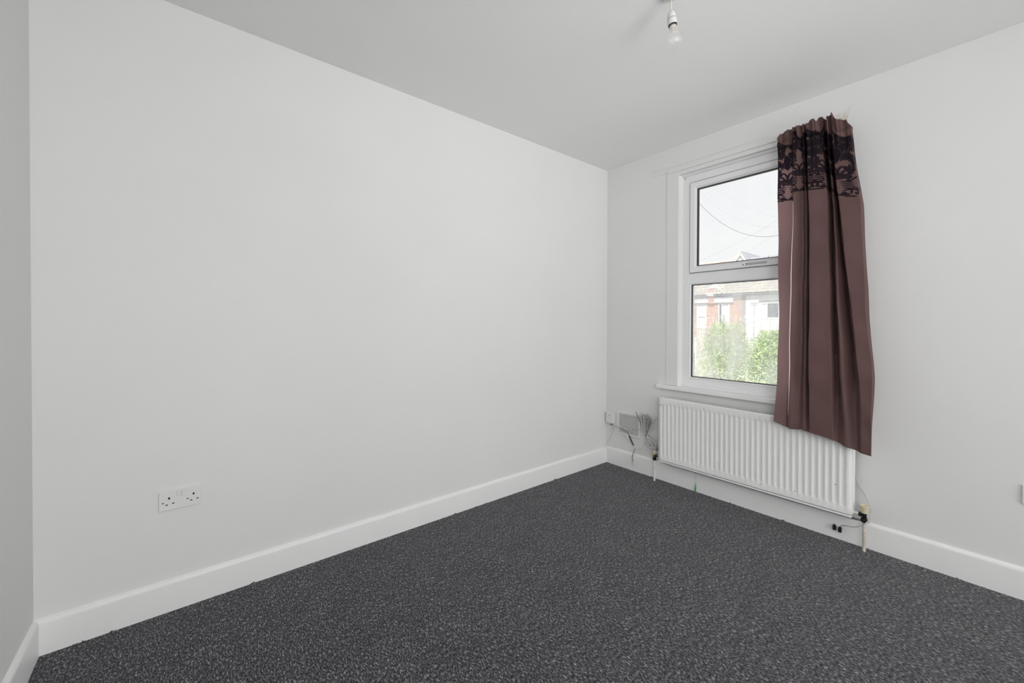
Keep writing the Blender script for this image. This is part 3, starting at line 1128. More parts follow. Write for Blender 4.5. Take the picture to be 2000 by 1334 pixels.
# ------------------------------------------------------------------ wall vent
vt = thing('wall_vent', (0.0, -0.238, 0.283), 'white square louvred air vent low on the wall near the corner', 'vent')
vy0, vy1, vz0, vz1 = -0.360, -0.120, 0.283, 0.490
b = MB().ring(vy0, vy1, vz0, vz1, [(0.0, 0.0), (0.001, -0.006), (0.004, -0.008), (0.020, -0.008), (0.022, -0.004), (0.022, 0.0)])
b.obj('frame', M_PLASTIC, vt)
b = MB().box((-0.0015, vy0 + 0.02, vz0 + 0.02), (0.0, vy1 - 0.02, vz1 - 0.02))
b.obj('backing', M_CABLED, vt)
nsl = 15
slat_me = None
for k in range(nsl):
    z = vz0 + 0.0225 + (vz1 - vz0 - 0.045) * (k + 0.5) / nsl
    b = MB().prism([(-0.0015, 0.0034), (-0.0070, 0.0030), (-0.0080, 0.0016), (-0.0074, -0.0026), (-0.0015, -0.0014)], 1, vy0 + 0.021, vy1 - 0.021)
    if slat_me is None:
        o = b.obj('slat', M_PLASTIC, vt)
        slat_me = o.data
    else:
        o = bpy.data.objects.new('slat', slat_me)
        COL.objects.link(o)
        o.parent = vt
    o.location = Vector((0, 0, z)) - vt.location

# ------------------------------------------------------------------ aerial box in the corner
ab = thing('aerial_outlet', (0, -0.05, 0.36), 'small white aerial outlet box beside the room corner', 'outlet')
b = MB().box((-0.026, -0.092, 0.366), (0.0, -0.012, 0.462))
b.obj('box', M_PLASTIC, ab, bevel=0.003)
b = MB().lathe([(0, 0), (0.0042, 0.0), (0.0042, 0.0018), (0, 0.002)], (-0.027, -0.050, 0.436), (1, 0, 0), 12)
b.box((-0.0285, -0.0535, 0.4352), (-0.0265, -0.0465, 0.4368))
b.obj('screw', M_SCUFF, ab)
b = MB().lathe([(0, 0), (0.0048, 0), (0.0048, 0.012), (0.0075, 0.013), (0.0075, 0.024), (0, 0.025)], (-0.014, -0.072, 0.345), (0, 0.0, 1), 10)
b.tube([(-0.020, -0.050, 0.352), (-0.016, -0.062, 0.350), (-0.015, -0.078, 0.356)], 0.003, 6)
b.obj('brass_connector', M_BRASS, ab)
b = MB().lathe([(0, 0), (0.0026, 0), (0.0026, 0.001), (0, 0.001)], (-0.001, -0.045, 0.288), (1, 0, 0), 8)
b.obj('screw_hole', M_HOLE, ab)
b = MB().lathe([(0, 0), (0.0022, 0), (0.0022, 0.001), (0, 0.001)], (-0.001, -0.110, 0.328), (1, 0, 0), 8)
b.obj('screw_hole', M_HOLE, ab)


# ------------------------------------------------------------------ cables
def cable(name, pts, r, m, label, k=8, parent=None):
    b = MB().tube(smooth_path(pts, k), r, 7)
    o = b.obj(name, m, parent, smooth=True)
    if parent is None:
        tag(o, label, 'cable')
    return o


X = -0.014
# white aerial lead looping across the vent and back
lead = thing('aerial_lead', (X, -0.2, 0.3), 'thin aerial lead with a black inline plug hanging across the vent', 'cable')
cable('lead_cable', [(X - 0.004, -0.082, 0.312), (X - 0.012, -0.094, 0.338), (X - 0.014, -0.130, 0.356), (X - 0.012, -0.175, 0.352), (X - 0.010, -0.224, 0.342)], 0.0046, M_CABLE, '', parent=lead)
cable('tail', [(X - 0.010, -0.140, 0.355), (X - 0.014, -0.190, 0.344), (X - 0.014, -0.240, 0.326), (X - 0.015, -0.275, 0.285), (X - 0.014, -0.305, 0.238)], 0.0028, M_CABLED, '', parent=lead)
b = MB().tube([(X - 0.015, -0.262, 0.300), (X - 0.015, -0.270, 0.290), (X - 0.014, -0.302, 0.234), (X - 0.014, -0.308, 0.222)], [0.003, 0.0058, 0.0062, 0.003], 10)
b.obj('inline_plug', M_BLACK, lead, smooth=True)
b = MB().tube([(X - 0.018, -0.238, 0.305), (X - 0.019, -0.262, 0.272)], [0.0052, 0.0062], 10)
b.obj('white_plug', M_PLASTIC, lead, smooth=True)
cable('tail', [(X - 0.010, -0.225, 0.340), (X - 0.016, -0.238, 0.308)], 0.0026, M_CABLE, '', parent=lead)
cable('tail', [(X - 0.019, -0.262, 0.272), (X - 0.012, -0.290, 0.236), (X - 0.008, -0.315, 0.200)], 0.0018, M_CABLE, '', parent=lead)
cable('cable', [(X - 0.012, -0.188, 0.336), (X - 0.014, -0.240, 0.346), (X - 0.016, -0.300, 0.362), (X - 0.018, -0.360, 0.376), (X - 0.020, -0.410, 0.376), (X - 0.022, -0.432, 0.350)], 0.0030, M_CABLE,
      'white cable running across the vent into the coiled bundle')
cable('cable', [(X - 0.02, -0.430, 0.330), (X - 0.014, -0.420, 0.270), (X - 0.012, -0.392, 0.222), (X - 0.010, -0.350, 0.196), (X - 0.008, -0.316, 0.198)], 0.0022, M_CABLE,
      'thin white cable looping below the vent back to the bundle')
cable('cable', [(-0.004, -0.092, 0.330), (-0.004, -0.070, 0.270), (-0.004, -0.042, 0.215), (-0.018, -0.020, 0.170)], 0.0014, M_CABLE,
      'very thin white wire from under the outlet box down to the corner')
# grey tail with white plug end over the skirting
gt = thing('plug_tail', (-0.03, -0.32, 0.06), 'short grey cable ending in a small white plug over the skirting', 'cable')
cable('grey_cable', [(X, -0.316, 0.198), (-0.022, -0.306, 0.165), (-0.030, -0.298, 0.125), (-0.032, -0.304, 0.100), (-0.032, -0.312, 0.085)], 0.0030, M_CABLED, '', parent=gt)
b = MB().box((-0.040, -0.326, 0.062), (-0.024, -0.308, 0.088))
b.box((-0.037, -0.323, 0.056), (-0.027, -0.313, 0.064))
b.obj('plug', M_PLASTIC, gt, bevel=0.002)
# coiled bundle hanging left of the radiator: tied at the waist
bd = thing('cable_bundle', (-0.03, -0.43, 0.34), 'coiled bundle of grey and white cable tied at its waist beside the radiator', 'cable bundle')
waist = (-0.034, -0.437, 0.336)
mats_ = [M_CABLEG, M_CABLE, M_CABLEG, M_CABLED, M_CABLE]
for k in range(9):
    t = k / 8.0
    ty = -0.372 - 0.075 * t
    tz = 0.492 + 0.016 * math.sin(k * 2.1)
    wx = -0.030 - 0.005 * (k % 3)
    pts = [(wx, waist[1] + random.uniform(-0.008, 0.008), waist[2] - 0.01), (wx - 0.004, (waist[1] + ty) / 2 + 0.012 - 0.010 * t, 0.410),
           (wx - 0.006, ty, tz), (wx - 0.002, ty - 0.016, tz + 0.006), (wx, ty - 0.020, tz - 0.020),
           (wx - 0.003, (waist[1] + ty - 0.02) / 2 - 0.006, 0.405), (wx, waist[1] - 0.006 + random.uniform(-0.006, 0.006), waist[2])]
    cable('upper_loop', pts, 0.0033, mats_[k % 5], '', parent=bd, k=6)
for k in range(8):
    t = k / 7.0
    by = -0.462 - 0.062 * t
    bz = 0.262 - 0.016 * t + 0.012 * math.sin(k * 1.7)
    wx = -0.030 - 0.005 * (k % 3)
    pts = [(wx, waist[1] + random.uniform(-0.007, 0.007), waist[2] + 0.01), (wx - 0.006, -0.452 - 0.03 * t, 0.300 - 0.006 * t),
           (wx - 0.006, by, bz), (wx - 0.002, by - 0.012, bz - 0.004), (wx, by - 0.016, bz + 0.020),
           (wx - 0.003, -0.466 - 0.025 * t, 0.312), (wx, waist[1] - 0.004, waist[2])]
    cable('lower_loop', pts, 0.0034, mats_[(k + 2) % 5], '', parent=bd, k=6)
cable('free_end', [(-0.024, -0.326, 0.512), (-0.028, -0.352, 0.472), (-0.032, -0.390, 0.410), (-0.034, -0.436, 0.332)], 0.0032, M_CABLED, '', parent=bd)
cable('free_end', [(-0.030, -0.538, 0.512), (-0.032, -0.500, 0.462), (-0.034, -0.462, 0.400), (-0.034, -0.436, 0.332)], 0.0026, M_CABLEG, '', parent=bd)
cable('free_end', [(-0.030, -0.430, 0.500), (-0.032, -0.462, 0.498), (-0.034, -0.480, 0.470), (-0.034, -0.470, 0.440), (-0.034, -0.452, 0.410)], 0.0026, M_CABLED, '', parent=bd)
cable('free_end', [(-0.034, -0.436, 0.332), (-0.038, -0.440, 0.285), (-0.040, -0.466, 0.258), (-0.042, -0.510, 0.250), (-0.044, -0.536, 0.262)], 0.0040, M_CABLE, '', parent=bd)
b = MB().tube([(-0.046, -0.430, 0.345), (-0.034, -0.446, 0.345), (-0.022, -0.452, 0.340), (-0.022, -0.436, 0.328), (-0.036, -0.424, 0.332), (-0.046, -0.430, 0.342)], 0.002, 6)
b.obj('tie', M_CABLED, bd)
# small flat grey block on the wall behind the bundle foot
b = MB().prism([(-0.448, 0.268), (-0.455, 0.244), (-0.505, 0.236), (-0.512, 0.262)], 0, -0.010, 0.0)
tb_ = b.obj('grey_block', M_GREYPLASTIC)
tag(tb_, 'small grey block on the wall behind the foot of the cable bundle', 'terminal block')

# painted wire along the left skirting into the corner
cable('cable', [(-0.36, -0.008, 0.141), (-0.25, -0.010, 0.143), (-0.15, -0.006, 0.150), (-0.09, -0.005, 0.178), (-0.045, -0.005, 0.225), (-0.02, -0.008, 0.262)], 0.0026, M_TRIM,
      'white painted wire rising from the left skirting into the corner')

# grey wire curling round the right valve, two black plugs at its end
rw = thing('thermostat_wire', (-0.05, -1.80, 0.1), 'thin grey wire curling round the right valve to two black plugs', 'cable')
cable('wire', [(-0.030, -1.776, 0.395), (-0.034, -1.792, 0.352), (-0.042, -1.822, 0.300), (-0.060, -1.846, 0.245), (-0.085, -1.846, 0.200), (-0.094, -1.822, 0.158), (-0.085, -1.780, 0.126), (-0.060, -1.735, 0.108), (-0.034, -1.712, 0.090)], 0.0024, M_CABLEG, '', parent=rw)
for y, z in ((-1.680, 0.066), (-1.706, 0.062)):
    b = MB().box((-0.034, y - 0.0075, z - 0.014), (-0.016, y + 0.0075, z + 0.012))
    b.box((-0.030, y - 0.005, z + 0.012), (-0.020, y + 0.005, z + 0.018))
    b.obj('black_plug', M_BLACK, rw, bevel=0.002)
# green tipped wire below the radiator
gw = thing('earth_wire', (-0.03, -0.845, 0.0), 'thin wire with a green sleeve hanging below the radiator', 'wire')
cable('wire', [(-0.040, -0.852, 0.186), (-0.034, -0.851, 0.140), (-0.028, -0.849, 0.095), (-0.026, -0.848, 0.060)], 0.0010, M_CABLEG, '', parent=gw)
b = MB().tube([(-0.026, -0.848, 0.066), (-0.025, -0.847, 0.050), (-0.024, -0.845, 0.018), (-0.024, -0.844, 0.004)], [0.0015, 0.0030, 0.0055, 0.0060], 8)
b.obj('green_sleeve', M_GREEN, gw, smooth=True)


# ------------------------------------------------------------------ sockets
def socket(name, label, place):
    """double switched socket; local u along the wall, z up, d out from the wall"""
    t = thing(name, place(0.073, 0.043, 0), label, 'socket')

    def lb(u0, u1, z0, z1, d0, d1, nm, m, bev=0.0):
        b = MB().box(place(u0, z0, d0), place(u1, z1, d1))
        return b.obj(nm, m, t, bevel=bev)
    lb(0, 0.146, 0, 0.086, 0, 0.0085, 'plate', M_PLASTIC, 0.0022)
    for u in (0.0615, 0.0775):
        r = lb(u, u + 0.0125, 0.056, 0.078, 0.0083, 0.0125 if u < 0.07 else 0.0108, 'rocker', M_PLASTIC, 0.0015)
        lb(u - 0.0006, u + 0.0131, 0.0554, 0.0786, 0.0082, 0.0088, 'rocker_surround', M_GREYPLASTIC)
    for uc in (0.0325, 0.1165):
        lb(uc - 0.0028 + 0.002, uc + 0.0032 + 0.002, 0.048, 0.0575, 0.008, 0.0088, 'earth_slot', M_HOLE)
        lb(uc - 0.0225, uc - 0.0150, 0.0340, 0.0376, 0.008, 0.0088, 'pin_slot', M_HOLE)
        lb(uc - 0.0100, uc - 0.0020, 0.0235, 0.0275, 0.008, 0.0088, 'pin_slot', M_HOLE)
        lb(uc + 0.0125, uc + 0.0200, 0.0265, 0.0305, 0.008, 0.0088, 'pin_slot', M_HOLE)
    return t


SX, SZ = -3.0908, 0.4423
socket('double_socket', 'white double wall socket with black pin holes on the long left wall', lambda u, z, d: (SX + u, -d, SZ + z))
socket('double_socket', 'white double wall socket at the far right edge of the window wall', lambda u, z, d: (-d, -2.362 - u, 0.441 + z))

# ------------------------------------------------------------------ hanging bulb
BX, BY = -1.417, -1.415
lp = thing('pendant_light', (BX, BY, H), 'bare bulb in a white holder hanging from the ceiling on a short flex', 'light')
b = MB().lathe([(0, 0), (0.036, 0), (0.040, -0.006), (0.034, -0.020), (0.012, -0.030), (0, -0.030)], (BX, BY, H))
b.obj('ceiling_rose', M_PLASTIC, lp, smooth=True)
b = MB().tube([(BX, BY, H - 0.028), (BX + 0.001, BY, 2.60), (BX, BY, 2.568)], 0.0028, 8)
b.obj('flex', M_FRINGE, lp, smooth=True)
PIV = Vector((BX, BY, 2.568))
t_ = 0.13
AX = Vector((-0.777 * t_, 0.63 * t_, 1.0)).normalized()


def turned(prof, name, m, n=28, smooth=True):
    b = MB().lathe([(r, h - 2.568) for r, h in prof], PIV, AX, n)
    return b.obj(name, m, lp, smooth=smooth)


M_HOLDER = mat('bakelite_holder', (0.66, 0.66, 0.64), 0.4)
turned([(0, 2.574), (0.006, 2.573), (0.0125, 2.566), (0.0165, 2.555), (0.0176, 2.543), (0.0176, 2.5410), (0, 2.5410)], 'holder_cap', M_HOLDER)
turned([(0.0, 2.5412), (0.0168, 2.5412), (0.0168, 2.5385), (0.0, 2.5385)], 'holder_seam', M_CABLED, smooth=False)
turned([(0.0, 2.5385), (0.0180, 2.5385), (0.0192, 2.536), (0.0192, 2.518), (0.0186, 2.515), (0.0170, 2.515), (0.0170, 2.530), (0, 2.530)], 'holder_skirt', M_HOLDER)
turned([(0.0, 2.531), (0.0166, 2.529), (0.0166, 2.5105), (0.0, 2.5105)], 'holder_throat', M_DARKMETAL)
turned([(0.0, 2.512), (0.0135, 2.512), (0.0145, 2.500), (0.0140, 2.498), (0.0, 2.498)], 'bulb_cap', mat('bulb_cap_metal', (0.72, 0.66, 0.60), 0.35, 0.5))
prof = [(0.0146, 2.505), (0.0155, 2.498), (0.0178, 2.484)]
for k in range(0, 19):
    a = math.radians(52 - k * (142 / 18.0))
    prof.append((max(0.0285 * math.cos(a), 1e-4), 2.4515 + 0.0285 * math.sin(a) * (1.0 if a < 0 else 1.15)))
turned(prof, 'glass_bulb', M_BULB, 36)
b = MB().tube([PIV + AX * (2.498 - 2.568), PIV + AX * (2.480 - 2.568)], 0.0035, 8)
b.obj('filament_stem', M_PLASTIC, lp, smooth=True)

# ------------------------------------------------------------------ outside
GZ = -3.05
M_RENDER = mat('white_render', (0.80, 0.80, 0.79), 0.8, noise=(2, 0.03), bump=(30, 0.2, 0.01))
M_WHITEWOOD = mat('white_woodwork', (0.84, 0.84, 0.84), 0.5)
M_BRICK = mat('red_brick', (0.66, 0.36, 0.27), 0.85, noise=(5, 0.22))
M_MORTAR = mat('mortar', (0.62, 0.58, 0.53), 0.9)
M_TILE = mat('concrete_tile', (0.50, 0.465, 0.425), 0.85, noise=(3, 0.16))
M_REDTILE = mat('red_ridge_tile', (0.64, 0.44, 0.38), 0.85, noise=(4, 0.25))
M_LEAD = mat('grey_lead', (0.34, 0.35, 0.38), 0.6)
M_GUTTER = mat('grey_gutter', (0.22, 0.22, 0.25), 0.5)
M_PANE = mat('dark_window_pane', (0.10, 0.11, 0.135), 0.08, noise=(1.2, 0.7))
M_NET = mat('net_curtain', (0.66, 0.67, 0.70), 0.8)
M_ASPHALT = mat('asphalt', (0.20, 0.20, 0.21), 0.9, noise=(1.5, 0.15))
M_PAVE = mat('paving', (0.45, 0.44, 0.42), 0.9, noise=(2, 0.1))
M_GRASS = mat('pale_concrete_yard', (0.52, 0.53, 0.53), 0.9, noise=(1.3, 0.15))
M_WIRE = mat('telephone_wire', (0.20, 0.20, 0.21), 0.6)
M_WIREP = mat('pale_wire', (0.40, 0.40, 0.41), 0.6)
M_BARK = mat('bark', (0.25, 0.20, 0.13), 0.9, noise=(8, 0.3))
M_BLOSSOM = leaf_material('pale_blossom', (0.86, 0.86, 0.80), (0.93, 0.93, 0.90))
M_LEAF1 = leaf_material('leaf_fresh', (0.42, 0.56, 0.16), (0.80, 0.90, 0.48))
M_LEAF2 = leaf_material('leaf_mid', (0.38, 0.54, 0.17), (0.76, 0.88, 0.44))
M_LEAF3 = leaf_material('leaf_silver', (0.42, 0.52, 0.32), (0.85, 0.90, 0.70))

b = MB().box((0.26, -25, GZ - 0.3), (60, 45, GZ))
gd = b.obj('garden_ground', M_GRASS)
structure(gd)
b = MB().box((12.6, -25, GZ), (14.2, 45, GZ + 0.12))
structure(b.obj('near_pavement', M_PAVE))
b = MB().box((14.2, -25, GZ), (20.0, 45, GZ + 0.03))
structure(b.obj('road', M_ASPHALT))
b = MB().box((20.0, -25, GZ), (21.6, 45, GZ + 0.12))
structure(b.obj('far_pavement', M_PAVE))

HX = 23.0


def brick_wall(y0, y1, z0, z1, x, parent, name='brickwork'):
    """courses of real bricks standing proud of a mortar bed, joined"""
    b = MB().box((x + 0.008, y0, z0), (x + 0.11, y1, z1))
    o = b.obj('mortar_bed', M_MORTAR, parent)
    b = MB()
    ch, bl = 0.075, 0.225
    nrow = int(math.ceil((z1 - z0) / ch))
    for r in range(nrow):
        za = z0 + r * ch
        zb = min(za + ch - 0.011, z1)
        y = y0 - (bl / 2 if r % 2 else 0)
        while y < y1:
            a, c = max(y, y0), min(y + bl - 0.011, y1)
            if c - a > 0.02 and zb - za > 0.01:
                e = random.uniform(0, 0.004)
                b.box((x - e, a, za), (x + 0.012, c, zb))
            y += bl
    o = b.obj(name, M_BRICK, parent)
    o['kind'] = 'stuff'
    return o


def house_window(parent, y0, y1, z0, z1, x, glass, transom=None, mull=None, fw=0.06):
    b = MB().ring(y0, y1, z0, z1, [(0.0, x + 0.08), (0.0, x - 0.03), (fw, x - 0.03), (fw + 0.01, x), (fw + 0.01, x + 0.08)])
    f = b.obj('window', M_WHITEWOOD, parent)
    zs = [z0 + fw, z1 - fw] if transom is None else [z0 + fw, transom, z1 - fw]
    ys = [y0 + fw, y1 - fw] if mull is None else [y0 + fw, mull, y1 - fw]
    if transom:
        bb = MB().box((x - 0.035, y0 + fw, transom - 0.03), (x + 0.05, y1 - fw, transom + 0.03))
        g = bb.obj('glazing_bar', M_WHITEWOOD)
        g.parent = f
        g.location = (0, 0, 0)
    if mull:
        bb = MB().box((x - 0.034, mull - 0.03, z0 + fw), (x + 0.05, mull + 0.03, z1 - fw))
        g = bb.obj('glazing_bar', M_WHITEWOOD)
        g.parent = f
    k = 0
    for i in range(len(zs) - 1):
        for j in range(len(ys) - 1):
            bb = MB().box((x + 0.02, ys[j] + 0.005, zs[i] + 0.005), (x + 0.03, ys[j + 1] - 0.005, zs[i + 1] - 0.005))
            g = bb.obj('pane', glass[k % len(glass)])
            g.parent = f
            k += 1
    return f


def wall_with_holes(y0, y1, z0, z1, x, holes, parent, material, name='front_wall'):
    b = MB()
    holes = sorted(holes)
    y = y0
    for (a, c, d, e) in holes:
        if a > y:
            b.box((x, y, z0), (x + 0.25, a, z1))
        b.box((x, a, z0), (x + 0.25, c, d))
        b.box((x, a, e), (x + 0.25, c, z1))
        y = c
    if y < y1:
        b.box((x, y, z0), (x + 0.25, y1, z1))
    return b.obj(name, material, parent)


EAVE_Z, RIDGE_Z, RIDGE_X = 3.10, 5.62, 26.6
slope = math.atan2(RIDGE_Z - EAVE_Z, RIDGE_X - (HX - 0.25))
cs, sn = math.cos(slope), math.sin(slope)


def roof(parent, y0, y1):
    ex = HX - 0.25
    b = MB()
    t = 0.06
    b.prism([(ex, EAVE_Z - 0.02), (RIDGE_X, RIDGE_Z - 0.02), (RIDGE_X + 3.8, EAVE_Z - 0.02), (RIDGE_X + 3.8, EAVE_Z - 0.16), (RIDGE_X, RIDGE_Z - 0.16), (ex, EAVE_Z - 0.16)], 1, y0, y1)
    b.obj('roof', M_LEAD, parent)
    # overlapping pantiles in courses
    b = MB()
    L = math.hypot(RIDGE_X - ex, RIDGE_Z - EAVE_Z)
    course = 0.325
    nc = int(L / course) + 1
    tw = 0.300
    for c in range(nc):
        s0 = c * course - 0.03
        s1 = min(s0 + course + 0.06, L)
        lift0, lift1 = 0.052, 0.018
        off = 0.0
        y = y0 + off
        while y < y1 - 0.01:
            ye = min(y + tw - 0.006, y1)
            jit = random.uniform(-0.004, 0.004)
            prof = [(0.0, 0.000), (0.12, 0.024), (0.28, 0.032), (0.44, 0.018), (0.60, 0.0), (0.86, -0.002), (1.0, 0.004)]
            vs = []
            for (s, lf) in ((s0, lift0), (s1, lift1)):
                for (f, h) in prof:
                    n_ = lf + h + jit
                    vs.append((ex + s * cs - n_ * sn, y + (ye - y) * f, EAVE_Z + s * sn + n_ * cs))
            # butt end at the lower edge
            for (f, h) in prof:
                n_ = lift0 + h + jit - 0.030
                vs.append((ex + s0 * cs - n_ * sn, y + (ye - y) * f, EAVE_Z + s0 * sn + n_ * cs))
            n = len(prof)
            fs = [(i, i + 1, n + i + 1, n + i) for i in range(n - 1)] + [(2 * n + i, 2 * n + i + 1, i + 1, i) for i in range(n - 1)]
            b.add(vs, fs)
            y += tw
    o = b.obj('roof_tiles', M_TILE, parent)
    o['kind'] = 'stuff'


def ridge(parent, y0, y1, m):
    n = int((y1 - y0) / 0.45)
    for k in range(n):
        a = y0 + (y1 - y0) * k / n
        c = y0 + (y1 - y0) * (k + 1) / n - 0.012
        b = MB()
        prof = []
        for j in range(9):
            an = math.pi * j / 8
            prof.append((RIDGE_X + 0.15 * math.cos(an), RIDGE_Z - 0.03 + 0.14 * math.sin(an)))
        b.prism(prof, 1, a, c)
        b.obj('ridge_tile', m, parent)


def gutter(parent, y0, y1, z=None):
    z = z if z is not None else EAVE_Z - 0.07
    b = MB()
    prof = []
    for j in range(7):
        an = math.pi + math.pi * j / 6
        prof.append((HX - 0.29 + 0.055 * math.cos(an), z + 0.055 * math.sin(an)))
    prof += [(HX - 0.235, z + 0.02), (HX - 0.345, z + 0.02)]
    b.prism(prof, 1, y0, y1)
    b.obj('gutter', M_GUTTER, parent)


# left house: red brick with white bay fascia
h1 = thing('terraced_house', (HX, 12.2, GZ), 'red brick terraced house with a white fascia, furthest left across the street', 'house', 'terraced houses across the street')
wall_with_holes(9.50, 15.0, GZ, 3.0, HX, [(9.87, 10.50, 0.95, 2.53), (12.2, 13.2, 0.95, 2.53), (10.55, 12.0, -2.3, -0.6)], h1, M_MORTAR)
brick_wall(10.52, 12.18, 0.4, 2.60, HX - 0.012, h1)
brick_wall(9.52, 9.86, 0.4, 2.60, HX - 0.012, h1)
house_window(h1, 9.87, 10.50, 0.95, 2.53, HX, [M_NET], transom=1.74)
house_window(h1, 12.2, 13.2, 0.95, 2.53, HX, [M_PANE], transom=1.74)
house_window(h1, 10.55, 12.0, -2.3, -0.6, HX, [M_PANE], mull=11.3)
b = MB().box((HX - 0.16, 9.70, 2.60), (HX + 0.02, 15.0, 2.93))
b.obj('fascia', M_WHITEWOOD, h1)
gutter(h1, 9.70, 15.0)
roof(h1, 9.62, 15.0)
ridge(h1, 9.75, 15.0, M_REDTILE)

# middle house
h2 = thing('terraced_house', (HX, 8.5, GZ), 'middle terraced house with a deep white band over its window and exposed brick', 'house', 'terraced houses across the street')
wall_with_holes(7.53, 9.50, GZ, 3.0, HX, [(8.46, 9.13, 0.95, 2.53)], h2, M_MORTAR)
brick_wall(7.74, 8.44, 0.4, 2.92, HX - 0.012, h2)
brick_wall(9.15, 9.48, 0.4, 2.60, HX - 0.012, h2)
house_window(h2, 8.46, 9.13, 0.95, 2.53, HX, [M_NET, M_PANE], mull=8.90)
b = MB().box((HX - 0.16, 8.20, 2.58), (HX + 0.02, 9.33, 2.93))
b.obj('fascia', M_WHITEWOOD, h2)
b = MB().lathe([(0, 0), (0.05, 0), (0.05, 0.03), (0, 0.03)], (HX - 0.19, 8.80, 2.83), (1, 0, 0), 10)
b.obj('wall_light', M_GREYPLASTIC, h2)
b = MB().box((HX - 0.03, 7.53, -2.9), (HX + 0.02, 7.72, 2.95))
b.obj('painted_strip', M_LEAD, h2)
gutter(h2, 7.55, 9.33)
roof(h2, 7.53, 9.28)

# party wall between them: brick pier with corbel and white coping up the roof
pw = thing('party_wall', (HX, 9.5, GZ), 'red brick party wall pier with white capping between two roofs', 'wall')
b = MB().box((HX - 0.20, 9.345, 2.55), (HX, 9.665, 3.02))
b.obj('pier', M_MORTAR, pw)
b = MB()
for r in range(6):
    for y in ((9.34, 9.50), (9.51, 9.67)) if r % 2 else ((9.34, 9.42), (9.43, 9.58), (9.59, 9.67)):
        b.box((HX - 0.215, y[0], 2.56 + 0.075 * r), (HX - 0.19, y[1], 2.624 + 0.075 * r))
o = b.obj('pier_bricks', M_BRICK, pw)
o['kind'] = 'stuff'
b = MB().box((HX - 0.36, 9.30, 3.02), (HX + 0.3, 9.70, 3.12))
b.box((HX - 0.40, 9.26, 3.12), (HX + 0.3, 9.74, 3.20))
b.obj('white_cornice', M_WHITEWOOD, pw)
b = MB().box((HX - 0.34, 9.32, 3.20), (HX + 0.35, 9.66, 3.48))
b.obj('corbel_block', M_BRICK, pw)
b = MB().box((HX - 0.38, 9.28, 3.48), (HX + 0.40, 9.70, 3.55))
b.obj('corbel_cap', M_WHITEWOOD, pw)
ex = HX - 0.25
b = MB()
for (o0, o1, ya, yb) in ((0.02, 0.30, 9.30, 9.58),):
    L = math.hypot(RIDGE_X - ex, RIDGE_Z - EAVE_Z)
    vs = []
    for s in (0.10, L):
        for y in (ya, yb):
            for n_ in (o0, o1):
                vs.append((ex + s * cs - n_ * sn, y, EAVE_Z + s * sn + n_ * cs))
    b.add(vs, [(0, 1, 3, 2), (4, 6, 7, 5), (0, 4, 5, 1), (2, 3, 7, 6), (1, 5, 7, 3), (0, 2, 6, 4)])
b.obj('sloping_coping', M_RENDER, pw)

# right house: white render
h3 = thing('terraced_house', (HX, 4.5, GZ), 'white rendered terraced house with a dark window, nearest the curtain', 'house', 'terraced houses across the street')
wall_with_holes(0.5, 7.53, GZ, 3.02, HX - 0.02, [(5.75, 6.70, 1.56, 2.50), (3.2, 4.8, 0.9, 2.4), (1.0, 2.6, -2.3, -0.5)], h3, M_RENDER)
house_window(h3, 5.75, 6.70, 1.56, 2.50, HX - 0.02, [M_PANE, M_NET], mull=6.40)
house_window(h3, 3.2, 4.8, 0.9, 2.4, HX - 0.02, [M_PANE], mull=4.0)
house_window(h3, 1.0, 2.6, -2.3, -0.5, HX - 0.02, [M_PANE], mull=1.8)
b = MB().prism([(HX - 0.14, 2.60), (HX - 0.14, 2.64), (HX - 0.02, 2.68), (HX - 0.02, 2.57)], 1, 5.6, 6.80)
b.obj('drip_ledge', M_LEAD, h3)
b = MB().box((HX - 0.05, 6.86, 2.45), (HX - 0.02, 7.28, 2.52))
b.box((HX - 0.05, 6.92, 2.36), (HX - 0.02, 7.22, 2.39))
b.tube([(HX - 0.08, 7.05, GZ), (HX - 0.08, 7.05, 2.35)], 0.045, 8)
b.obj('downpipe', M_GREYPLASTIC, h3)
b = MB().box((HX - 0.10, 0.5, 2.90), (HX, 7.53, 3.02))
b.obj('fascia', M_WHITEWOOD, h3)
gutter(h3, 0.5, 7.53)
roof(h3, 0.5, 7.53)
ridge(h3, 0.5, 7.5, M_LEAD)
ridge(h2, 7.55, 8.75, M_LEAD)

# gabled parapet rising over the ridge
gb = h2
b = MB().prism([(8.52, 5.35), (9.62, 5.35), (9.02, 6.02), (8.94, 6.02)], 0, 26.05, 29.0)
b.obj('gable_wall', M_RENDER, gb)
b = MB()
b.prism([(9.68, 5.30), (9.76, 5.36), (9.06, 6.14), (8.98, 6.05)], 0, 25.90, 29.0)
b.obj('gable_slope', M_TILE, gb)
b = MB()
b.prism([(8.46, 5.30), (8.38, 5.36), (8.92, 6.14), (8.99, 6.05)], 0, 25.95, 29.0)
b.obj('gable_slope', M_LEAD, gb)
b = MB()
b.prism([(9.50, 5.30), (9.60, 5.30), (9.02, 6.00), (8.96, 5.92)], 0, 25.86, 26.0)
b.prism([(8.52, 5.30), (8.62, 5.30), (9.02, 5.92), (8.96, 6.00)], 0, 25.86, 26.0)
b.obj('bargeboard', M_WHITEWOOD, gb)


